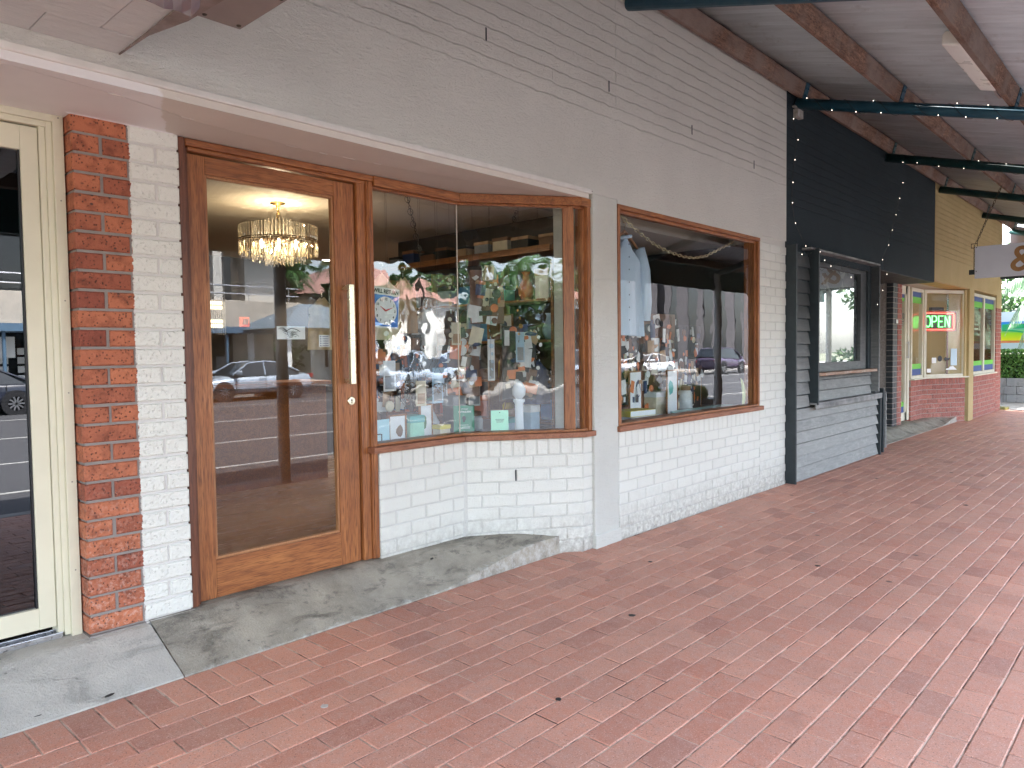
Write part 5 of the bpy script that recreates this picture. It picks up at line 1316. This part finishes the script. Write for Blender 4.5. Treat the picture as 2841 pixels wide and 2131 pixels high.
# two cards at the splayed pane
Ms = radians(math.degrees(atan2(B1[1]-A1[1], B1[0]-A1[0])))
e = empty('green_book', (-1.0, .60, .80), Ms, 'dark green boxed book titled STOIC REMINDERS standing in the splayed window', 'book')
q = MB(); q.box(-.072, .072, .0, .03, .045, .24); q.box(-.05, .05, .005, .03, 0, .045); q.build('cover', simple('deep_green_cover', (.03, .25, .15), (.025, .21, .13), 6, .5), e, bevel=.002)
text('lettering', 'STOIC\nREMINDERS', .017, T(.005, -.001, .205) @ RX(90), m_paper, e, .0004, res=2)
q = MB(); q.lathe([(.006, 0), (.006, .001)], 12, M=T(0, -.001, .058) @ RX(90)); q.box(-.04, .04, -.001, 0, .09, .092); q.box(-.04, .04, -.001, 0, .082, .084); q.box(-.03, .03, -.001, 0, .104, .106); q.build('print', m_paper, e)
q = MB(); q.prism([(-.010, .125), (.006, .125), (.004, .135), (.012, .140), (.013, .155), (.004, .168), (-.010, .165), (-.014, .15), (-.008, .14)], 0, .001, M=T(0, -.001, 0) @ RX(90)); q.build('portrait_motif', m_ink, e)
e = empty('mint_card', (-.80, .45, .80), Ms, 'pale mint card with small print in a grey stand beside the dark green book', 'card')
q = MB(); q.box(-.062, .062, .0, .006, .055, .20); q.build('card', simple('mint_card', (.42, .85, .62), rough=.5), e)
q = MB(); q.box(-.066, .066, -.006, .03, .03, .06); q.box(-.05, .05, .0, .03, 0, .03); q.build('stand', simple('stand_grey', (.45, .42, .38), rough=.6), e, bevel=.003)
q = MB(); q.lathe([(.004, 0), (.004, .001)], 10, M=T(0, 0, .185) @ RX(90))
for k in range(3): q.box(-.032+.004*k, .032-.004*k, -.001, 0, .135-k*.009, .138-k*.009)
q.build('print', m_ink, e)
# fluted plaster column
e = empty('plaster_pedestal', (-.63, .42, .80), 0, 'white fluted plaster column ornament in the splayed window', 'ornament')
q = MB(); k = 20
for zz0, zz1, r0 in ((0, .02, .045), (.02, .035, .038), (.24, .25, .034), (.25, .27, .042)): q.lathe([(r0, zz0), (r0, zz1)], 24)
for i in range(k): a = 2*pi*i/k; q.tube([(.027*cos(a), .027*sin(a), .035), (.025*cos(a), .025*sin(a), .24)], .0052, 6)
q.lathe([(.027, .035), (.025, .24)], 20); q.build('shaft', simple('white_plaster', (.72, .76, .80), rough=.7), e)
q = MB(); q.lathe([(.02, .27), (.045, .30), (.05, .34), (.03, .38), (.012, .40)], 14); q.build('finial', simple('white_plaster_top', (.72, .76, .80), rough=.7), e, smooth=True)

# goods -------------------------------------------------------------
ORD = ['first', 'second', 'third', 'fourth', 'fifth', 'sixth', 'seventh', 'eighth', 'ninth', 'tenth']
def jar(loc, s, mat, label, group):
    e = empty('jar', loc, 0, label, 'jar', group); q = MB(); q.lathe([(.035*s, 0), (.04*s, .01*s), (.04*s, .08*s), (.03*s, .10*s)], 16); q.build('body', mat, e, smooth=True)
    q = MB(); q.lathe([(.032*s, .10*s), (.032*s, .12*s), (.01*s, .125*s)], 16); q.build('lid', PM['brown'], e)
def vase(loc, s, mat, label, group):
    e = empty('vase', loc, 0, label, 'vase', group); q = MB(); q.lathe([(.03*s, 0), (.055*s, .04*s), (.06*s, .09*s), (.03*s, .15*s), (.022*s, .19*s), (.035*s, .21*s)], 18); q.build('body', mat, e, smooth=True)
def fprint(loc, w, h, mat, label, group, rz=0):
    e = empty('framed_print', loc, rz, label, 'framed print', group); q = MB(); b_ = .012
    q.box(-w/2, -w/2+b_, 0, .015, 0, h); q.box(w/2-b_, w/2, 0, .015, 0, h); q.box(-w/2+b_, w/2-b_, 0, .015, h-b_, h); q.box(-w/2+b_, w/2-b_, 0, .015, 0, b_); q.build('frame', m_shelfwood, e)
    q = MB(); q.box(-w/2+b_, w/2-b_, .006, .010, b_, h-b_); q.build('print', m_paper, e)
    q = MB(); cx_, cz_ = U(-.2, .2)*w, h*U(.4, .6)
    q.prism([(cx_+w*.25*cos(a)*U(.6, 1), cz_+h*.22*sin(a)*U(.6, 1)) for a in [2*pi*i/9 for i in range(9)]], 0, .001, M=T(0, .006, 0) @ RX(90)); q.build('motif', mat, e)
def bag(loc, s, mat, label, group, rz=0):
    e = empty('shoulder_bag', loc, rz, label, 'bag', group); q = MB(); q.prism([(-.11*s, 0), (.11*s, 0), (.12*s, .1*s), (.10*s, .2*s), (-.10*s, .2*s), (-.12*s, .1*s)], -.03*s, .03*s, M=RX(90)); q.build('body', mat, e, bevel=.012)
    q = MB(); q.tube([(-.09*s, 0, .19*s), (-.07*s, 0, .3*s), (0, 0, .36*s), (.07*s, 0, .3*s), (.09*s, 0, .19*s)], .005, 6); q.build('strap', PM['brown'], e)
def hat(loc, s, mat, label, group):
    e = empty('hat', loc, 0, label, 'hat', group); q = MB(); q.lathe([(.15*s, .0), (.14*s, .012), (.085*s, .02), (.08*s, .08*s), (.05*s, .11*s), (.01, .115*s)], 24); q.build('body', mat, e, smooth=True)
    q = MB(); q.lathe([(.087*s, .02), (.085*s, .045)], 24); q.build('band', PM['brown'], e)
def garment(loc, w, h, mat, label, group, rz=0):
    e = empty('hanging_garment', loc, rz, label, 'garment', group); q = MB(); cols, rows = 12, 14; b0 = 0
    for sgn in (-1, 1):
        b0 = len(q.v)
        for j in range(rows+1):
            t = j/rows; hf = w*(.18+.32*sm(t/.15)+.05*t)
            for i in range(cols+1):
                u = -1+2*i/cols; q.v.append((u*hf, sgn*.03*sqrt(max(0, 1-u*u))+.012*sin(u*8+t*3)*t, -h*t-.04*abs(u)*(t < .3))); q.a.append(0)
        for j in range(rows):
            for i in range(cols): q.f.append([b0+j*(cols+1)+i, b0+j*(cols+1)+i+1, b0+(j+1)*(cols+1)+i+1, b0+(j+1)*(cols+1)+i]); q.mi.append(0)
    q.build('cloth', mat, e, smooth=True)
    q = MB(); q.tube([(0, 0, .0), (0, 0, .04)]+[(.015*cos(a), 0, .055+.015*sin(a)) for a in [-pi/2+i*pi/5 for i in range(8)]], .002, 5); q.build('hanger_hook', m_alu, e)
# tall shelf on the partition, faces -X (towards the door)
SHX = .14
e = empty('wall_shelving', (SHX, 1.5, .16), 0, 'timber wall shelving full of gifts on the partition behind the bay window', 'shelving')
q = MB()
zs = [.35, .68, 1.0, 1.32, 1.64]
for zz in zs: q.box(-.26, 0, -.95, 1.1, zz, zz+.02)
for yy in (-.97, -.28, .41, 1.1): q.box(-.26, 0, yy-.01, yy+.01, 0, 1.95)
q.box(-.28, 0, -.97, 1.1, 2.02, 2.07); q.build('shelf_frame', m_shelfwood, e)
kinds = ['box', 'jar', 'vase', 'bag', 'hat', 'print']
cols_ = list(PM.keys()); gi = 0
for si, zz in enumerate(zs+[1.91]):
    for k in range(9):
        Y_ = .66+k*.235+U(-.02, .02); col = random.choice(cols_); kd = random.choice(kinds); L = (SHX-.14, Y_, .16+zz+.022)
        if si == 5: kd = 'box'; L = (SHX-.13, Y_, 2.235); col = ['brown', 'black', 'cream', 'grey', 'tan', 'black', 'brown', 'navy', 'grey'][k]
        lab = '%s %%s on the %s shelf of the partition shelving, %s from bay window' % (col.replace('_', ' '), ORD[si], ORD[k]); g = 'gifts on the partition shelving'
        if kd == 'box': box_thing('gift_box', L, U(.1, .16), U(.12, .19), U(.08, .24 if si < 5 else .13), PM[col], lab % 'gift box', 'box', g, lid=PM[random.choice(cols_ if si < 5 else ['brown', 'black', 'tan'])])
        elif kd == 'jar': jar(L, U(1.2, 2), PM[col], lab % 'lidded jar', g)
        elif kd == 'vase': vase(L, U(.9, 1.3), PM[col], lab % 'vase', g)
        elif kd == 'bag': bag(L, .8, PM[col], lab % 'shoulder bag', g, pi/2)
        elif kd == 'hat': hat(L, .75, PM[col], lab % 'brimmed hat', g)
        else: fprint(L, .16, .22, PM[col], lab % 'framed motif', g, -pi/2)
# bench goods behind the bay glass
bench = [(-1.70, .66, 'card_blue', .19, .26), (-1.50, .70, 'print', .15, .22), (-1.36, .72, 'boxm', .12, .20), (-1.22, .74, 'print', .12, .27), (-1.12, .70, 'boxc', .09, .12), (-1.62, .90, 'bagb', 0, 0), (-1.40, .92, 'hat', 0, 0), (-1.20, .93, 'bago', 0, 0), (-1.02, .95, 'vasew', 0, 0), (-.86, .85, 'boxg', .12, .3), (-.70, .80, 'jarw', 0, 0), (-.55, .60, 'boxb', .14, .13), (-.42, .50, 'boxw', .10, .22), (-.5, .86, 'hat2', 0, 0), (-.36, .74, 'bagr', 0, 0)]
g = 'gifts on the bay window bench'
for (x_, y_, kd, w_, h_) in bench:
    L = (x_, y_, .79); wh = 'on the bay window bench'
    if kd == 'card_blue':
        e = empty('print_card', L, 0, 'large pale aqua print of a doorway leaning at the left end of the bay window', 'print'); q = MB(); q.box(-.08, .10, 0, .006, .0, .20); q.build('card', simple('aqua_card', (.45, .75, .85), rough=.6), e)
        q = MB(); q.box(-.03, .04, -.001, 0, .02, .10); q.build('doorway_panel', simple('aqua_panel', (.55, .8, .85), rough=.6), e)
        q = MB(); q.box(.032, .040, -.002, 0, .02, .11); q.box(-.03, .03, -.002, 0, .105, .112); q.build('ink_drawing', m_ink, e)
    elif kd == 'print': fprint(L, w_, h_, PM['brown' if x_ < -1.4 else 'green'], ('grey plan drawing' if x_ < -1.4 else 'leafy print')+' in a timber frame '+wh, g)
    elif kd == 'boxm': box_thing('gift_box', L, w_, .1, h_, PM['mint'], 'mint gift box with teal lid '+wh, 'box', g, lid=PM['teal'])
    elif kd == 'boxc': box_thing('gift_box', L, w_, .08, h_, PM['cream'], 'small cream gift box '+wh, 'box', g, lid=PM['yellow'])
    elif kd == 'boxg': box_thing('gift_box', L, w_, .12, h_, PM['black'], 'tall black gift box behind the dark green book', 'box', g, lid=PM['grey'])
    elif kd == 'boxb': box_thing('gift_box', L, w_, .14, h_, PM['pale_blue'], 'pale blue gift box '+wh, 'box', g, lid=PM['teal'])
    elif kd == 'boxw': box_thing('gift_box', L, w_, .1, h_, PM['pale_blue'], 'tall pale blue and white gift box by the corner post', 'box', g, lid=PM['white'])
    elif kd == 'bagb': bag(L, 1.1, PM['brown'], 'brown leather shoulder bag '+wh, g)
    elif kd == 'bago': bag(L, .8, PM['navy'], 'navy shoulder bag '+wh, g)
    elif kd == 'bagr': bag(L, .9, PM['tan'], 'tan shoulder bag near the corner post '+wh, g)
    elif kd == 'hat': hat(L, .9, PM['navy'], 'navy brimmed hat '+wh, g)
    elif kd == 'hat2': hat(L, .9, PM['brown'], 'brown brimmed hat '+wh, g)
    elif kd == 'vasew': vase(L, 1.3, PM['white'], 'white vase '+wh, g)
    elif kd == 'jarw': jar(L, 1.5, PM['white'], 'white lidded jar '+wh, g)
# hanging cards / mobiles behind bay glass
hangs = [(-1.52, .75, 1.36, .10, .20, 'white'), (-1.28, .72, 1.22, .09, .17, 'cream'), (-1.13, .72, 1.26, .10, .20, 'pale_blue'), (-.92, .75, 1.62, .09, .16, 'cream'), (-.70, .62, 1.50, .07, .30, 'white'), (-.52, .50, 1.55, .09, .22, 'pale_blue'), (-.60, .9, 1.2, .12, .2, 'white'), (-.95, .9, 1.3, .14, .24, 'pale_blue')]
for i, (x_, y_, z_, w_, h_, col) in enumerate(hangs):
    e = empty('hanging_card', (x_, y_, z_), 0, '%s card hung on a cord in the bay window, %s counted from the door' % (col.replace('_', ' '), ORD[[0, 1, 2, 4, 5, 7, 6, 3][i]]), 'card', 'cards hung in the bay window')
    q = MB(); q.box(-w_/2, w_/2, 0, .004, -h_, 0); q.build('card', PM[col], e, bevel=.001)
    q = MB(); q.box(-w_/2+.012, w_/2-.012, -.001, 0, -h_+.015, -h_*.5); q.build('printed_panel', PM['grey' if col != 'cream' else 'tan'], e)
    q = MB(); q.tube([(-w_/2+.01, 0, 0), (0, 0, .06), (w_/2-.01, 0, 0)], .0015, 4); q.tube([(0, 0, .06), (0, 0, 2.5-z_)], .0008, 4); q.build('cord', m_iron, e)
for i, (x_, y_, z_, w_, h_, col, lb) in enumerate(((-1.42, .95, 1.95, .22, .45, 'cream', 'behind the clock sign'), (-1.15, 1.05, 1.95, .20, .4, 'tan', 'beside the glass corner'), (-1.30, 1.25, 1.5, .3, .42, 'orange', 'low in the middle of the straight pane'), (-.85, 1.15, 1.75, .3, .5, 'white', 'left in the splayed pane'), (-.55, .95, 1.85, .24, .5, 'pale_blue', 'right in the splayed pane'), (-.35, .80, 1.45, .22, .42, 'brown', 'low at the corner post'), (-.55, 3.0, 1.95, .32, .5, 'cream', 'deep in the shop, seen in the door'), (-.9, 1.4, 1.45, .3, .4, 'red', 'low behind the mint card'), (-.2, .62, 1.35, .2, .35, 'navy', 'low beside the partition'))):
    garment((x_, y_, z_), w_, h_, PM[col], '%s garment on a hanger %s' % (col.replace('_', ' '), lb), 'garments hung in the shop', U(-.5, .5))
# feathers/branches bouquet
e = empty('dried_bouquet', (-1.25, .85, 1.0), 0, 'dark dried flower bouquet standing in a grey pot in the bay window', 'plant')
q = MB(); q.lathe([(.04, -.2), (.05, -.1), (.035, 0)], 16); q.build('pot', PM['grey'], e, smooth=True)
q = MB()
for k in range(40):
    a, el = U(0, 6.28), U(.6, 1.5); L = U(.2, .42); p1 = Vector((cos(a)*cos(el), sin(a)*cos(el), sin(el)))*L; q.tube([(0, 0, -.02), p1*.5+Vector((0, 0, .02)), p1], .0015, 3, val=.1)
    leafcloud(q, p1, (.03, .03, .03), 10, .018)
q.build('stems', leafmat('dried_leaf', (.06, .04, .02), (.20, .12, .05)), e, attr=True)
def display_board(loc, w, h, rz, label, n_, base='tan'):
    e = empty('display_board', loc, rz, label, 'display board', 'crowded display boards in the windows')
    q = MB(); q.box(-w/2, w/2, 0, .012, 0, h); q.build('board', PM[base], e, bevel=.002)
    for col in ('white', 'black', 'orange', 'navy', 'orange', 'black', 'tan', 'cream', 'brown', 'white', 'white'):
        q = MB()
        for _ in range(int(n_*.6)):
            cx_, cz_ = U(-.44, .44)*w, U(.05, .95)*h; dep = U(.002, .05)
            t_ = R(); a, b2 = U(.012, .05), U(.015, .07)
            Mx = T(cx_, -dep, cz_) @ RY(U(-14, 14))
            if t_ < .5: q.box(-a, a, 0, .003, -b2, b2, M=Mx)
            elif t_ < .75: q.lathe([(a*.8, 0), (a*.7, .006)], 10, M=Mx @ RX(90))
            else: q.prism([(a*U(.5, 1.2)*cos(k*.9), b2*U(.5, 1.2)*sin(k*.9)) for k in range(7)], 0, .004, M=Mx @ RX(90))
        q.build('pinned_cards', PM[col], e)
for i, (x_, y_, z_, w_, h_, rz_, nn, lb) in enumerate(((-1.60, .86, 1.02, .34, .42, 0, 9, 'under the clock sign'), (-1.20, .98, 1.02, .34, .52, .1, 10, 'at the middle of the straight pane'), (-.80, .86, 1.08, .32, .50, -.5, 9, 'behind the mint card'), (-.40, .62, 1.05, .26, .55, -.6, 8, 'beside the corner post'), (-.55, .80, 1.62, .26, .40, -.55, 6, 'high in the splayed pane'))):
    display_board((x_, y_, z_), w_, h_, rz_, 'small board of colourful cards and trinkets '+lb, nn, ['brown', 'black', 'brown', 'black', 'brown'][i])
for i, (x_, y_, z_, w_, h_, rz_, nn, lb) in enumerate(((1.02, .62, .92, .5, .75, .1, 14, 'beside the blue shirt in the display window'), (1.62, .66, .80, .55, .95, -.1, 16, 'at the middle of the display window'), (2.25, .70, .80, .55, .85, 0, 14, 'behind the lime fin in the display window'))):
    display_board((x_, y_, z_), w_, h_, rz_, 'large board of cards and trinkets '+lb, nn, ['black', 'brown', 'black'][i])
for i, (x_, y_, z_, L_) in enumerate(((-1.57, .70, 2.48, 1.0), (-1.30, .68, 2.48, 1.2), (-1.0, .72, 2.48, .95), (-.78, .55, 2.48, 1.25), (-.62, .42, 2.48, 1.0), (-.5, .34, 2.48, 1.3))):
    e = empty('hanging_mobile', (x_, y_, z_), 0, 'thin shell mobile on a string in the bay window, %s from the door' % ORD[i], 'mobile', 'mobiles hung in the bay window')
    q = MB(); q.tube([(0, 0, 0), (0, 0, -L_)], .0007, 4); q.build('string', m_iron, e)
    q = MB()
    for k in range(8): q.lathe([(U(.008, .02), 0), (.004, .003)], 9, M=T(U(-.02, .02), 0, -L_+k*.055) @ RZ(U(0, 180)) @ RX(U(60, 110)))
    q.build('shells', [PM['white'], m_alu, PM['cream'], PM['pale_blue'], m_gold, PM['white']][i], e)
# display window goods
g = 'goods standing in the display window'
dw = [('vase', .55, .7, 'brown'), ('vase', .75, .85, 'grey'), ('box', .95, .75, 'tan'), ('print', 1.15, .6, 'navy'), ('bag', 1.35, .8, 'orange'), ('box', 1.5, .62, 'cream'), ('hat', 1.7, .8, 'black'), ('bag', 1.95, .85, 'red'), ('print', 1.62, .5, 'teal'), ('jar', 2.1, .65, 'white'), ('vase', 2.3, .8, 'pink'), ('box', .4, .85, 'grey'), ('print', 2.55, .75, 'brown')]
for i, (kd, x_, y_, col) in enumerate(dw):
    L = (x_, y_, .80); lab = '%s %%s in the display window, %s from the column' % (col, ORD[min(9, sorted(d[1] for d in dw).index(x_))] if sorted(d[1] for d in dw).index(x_) < 10 else 'eleventh')
    if kd == 'box': box_thing('gift_box', L, .18, .14, U(.2, .4), PM[col], lab % 'gift box', 'box', g, lid=PM['white'])
    elif kd == 'jar': jar(L, 2, PM[col], lab % 'lidded jar', g)
    elif kd == 'vase': vase(L, 1.6, PM[col], lab % 'vase', g)
    elif kd == 'bag': bag(L, 1.3, PM[col], lab % 'shoulder bag', g)
    elif kd == 'hat': hat(L, 1.2, PM[col], lab % 'brimmed hat', g)
    else: fprint(L, .3, .42, PM[col], lab % 'framed motif', g, .2)
e = empty('garment_rail', (1.7, 1.2, .16), 0, 'metal clothes rail standing behind the display window', 'clothes rail')
q = MB(); q.tube([(-.9, 0, 1.45), (.9, 0, 1.45)], .012, 8)
for s2 in (-1, 1): q.tube([(s2*.85, 0, 0), (s2*.85, 0, 1.45)], .012, 8); q.tube([(s2*.85, -.25, .01), (s2*.85, .25, .01)], .012, 8)
q.build('rail_frame', m_alu, e)
for i in range(14):
    col = ['white', 'grey', 'pale_blue', 'red', 'black', 'cream', 'navy', 'tan', 'white', 'orange', 'grey', 'pale_blue', 'brown', 'cream'][i]
    garment((.95+i*.115, 1.2, 1.55), .4, U(.5, .7), PM[col], '%s garment on the clothes rail, %s from its left end' % (col.replace('_', ' '), (ORD+['eleventh', 'twelfth', 'thirteenth', 'fourteenth'])[i]), 'garments on the clothes rail', radians(80+U(-8, 8)))
# counter deep in shop
e = empty('shop_counter', (-1.2, 3.6, .155), 0, 'plain timber counter deep inside the shop behind the door', 'counter')
q = MB(); q.box(-1.2, .9, -.25, .25, 0, .95); q.build('front_panel', m_shelfwood, e); q = MB(); q.box(-1.24, .94, -.29, .29, .95, .99); q.build('top', m_wh, e, bevel=.004)

# ------------------------------------------------------------------ leaves/specks on the ground
m_gum = simple('old_gum', (.03, .025, .022), rough=.8)
for i, (x_, y_, lab) in enumerate(((-3.72, .17, 'dark leaf scrap on the pale doorstep edge, near the left frame edge'), (-3.47, .14, 'dark leaf scrap where the pale doorstep meets the pavers'), (-1.55, .33, 'dark leaf lying on the stained doorstep below the bay window'))):
    z_ = {0: .012, 1: .012, 2: .13}[i]
    q = MB(); q.prism([(-.022, 0), (-.01, .009), (.012, .008), (.022, .0), (.008, -.008), (-.01, -.007)], 0, .003)
    o = q.build('fallen_leaf', m_gum); o.location = (x_, y_-.0, z_+.006); o.rotation_euler = (0, 0, .3*i); tag(o, lab, 'leaf')

for i, (x_, y_, r_) in enumerate(((-2.9, -.55, .016), (-1.2, -.9, .02), (.4, -1.3, .018), (1.9, -.7, .02), (-.3, -.45, .014), (3.2, -1.6, .022), (2.2, -1.9, .02), (5.0, -1.1, .02), (-2.2, -1.2, .014), (.9, -.35, .016), (6.5, -1.9, .02), (4.0, -.6, .018))):
    q = MB(); q.prism([(r_*U(.7, 1.15)*cos(a), r_*U(.7, 1.15)*sin(a)) for a in [2*pi*k/12 for k in range(12)]], 0, .0018)
    o = q.build('gum_spot', m_gum if i % 3 else simple('pale_gum', (.5, .45, .4), rough=.7)); o.location = (x_, y_, gz(y_)+.0012)
    tag(o, 'flattened spot of old chewing gum on the red brick footpath', 'gum spot', 'gum spots on the footpath')
# ------------------------------------------------------------------ light, world, camera
EL, AZ = 62, 15      # sun behind the shops
w = bpy.data.worlds.new('World'); S.world = w; w.use_nodes = True; nt = w.node_tree
hs = nt.nodes.new('ShaderNodeHueSaturation'); hs.inputs['Saturation'].default_value = .62
sky = nt.nodes.new('ShaderNodeTexSky'); sky.sky_type = 'NISHITA'; sky.sun_disc = False
sky.sun_elevation = radians(EL); sky.sun_rotation = radians(AZ); sky.air_density = 1.0; sky.dust_density = 2.5; sky.ozone_density = 1.0
bg = nt.nodes['Background']; nt.links.new(sky.outputs[0], hs.inputs['Color']); nt.links.new(hs.outputs[0], bg.inputs[0]); bg.inputs[1].default_value = .15
sl = bpy.data.lights.new('sun', 'SUN'); sl.energy = 4.8; sl.angle = radians(.5); sl.color = (1, .95, .88)
so = bpy.data.objects.new('sun', sl); C.objects.link(so)
az_, el_ = radians(AZ), radians(EL)
d = -Vector((sin(az_)*cos(el_), cos(az_)*cos(el_), sin(el_)))
so.rotation_euler = d.to_track_quat('-Z', 'Y').to_euler()

f_, pi_, ro_, ya_ = 2057.09, .0434, -.0131, .8264
F = Vector((sin(ya_)*cos(pi_), cos(ya_)*cos(pi_), -sin(pi_))); Rr = Vector((cos(ya_), -sin(ya_), 0)); Uu = Rr.cross(F)
R2 = Rr*cos(ro_)+Uu*sin(ro_); U2 = -Rr*sin(ro_)+Uu*cos(ro_)
cam = bpy.data.cameras.new('camera'); co = bpy.data.objects.new('camera', cam); C.objects.link(co)
cam.sensor_width = 36; cam.lens = f_/2841*36; cam.clip_end = 600; cam.clip_start = .05
co.matrix_world = Matrix(((R2.x, U2.x, -F.x, -4.5365), (R2.y, U2.y, -F.y, -3.113), (R2.z, U2.z, -F.z, 1.4073), (0, 0, 0, 1)))
S.camera = co
S.view_settings.view_transform = 'Standard'; S.view_settings.look = 'None'; S.view_settings.exposure = 3.80; S.view_settings.gamma = 1
S.render.engine = 'CYCLES'; cy = S.cycles
cy.use_denoising = True; cy.max_bounces = 10; cy.diffuse_bounces = 4; cy.glossy_bounces = 4; cy.transparent_max_bounces = 24; cy.sample_clamp_indirect = 6
cy.caustics_reflective = False; cy.caustics_refractive = False
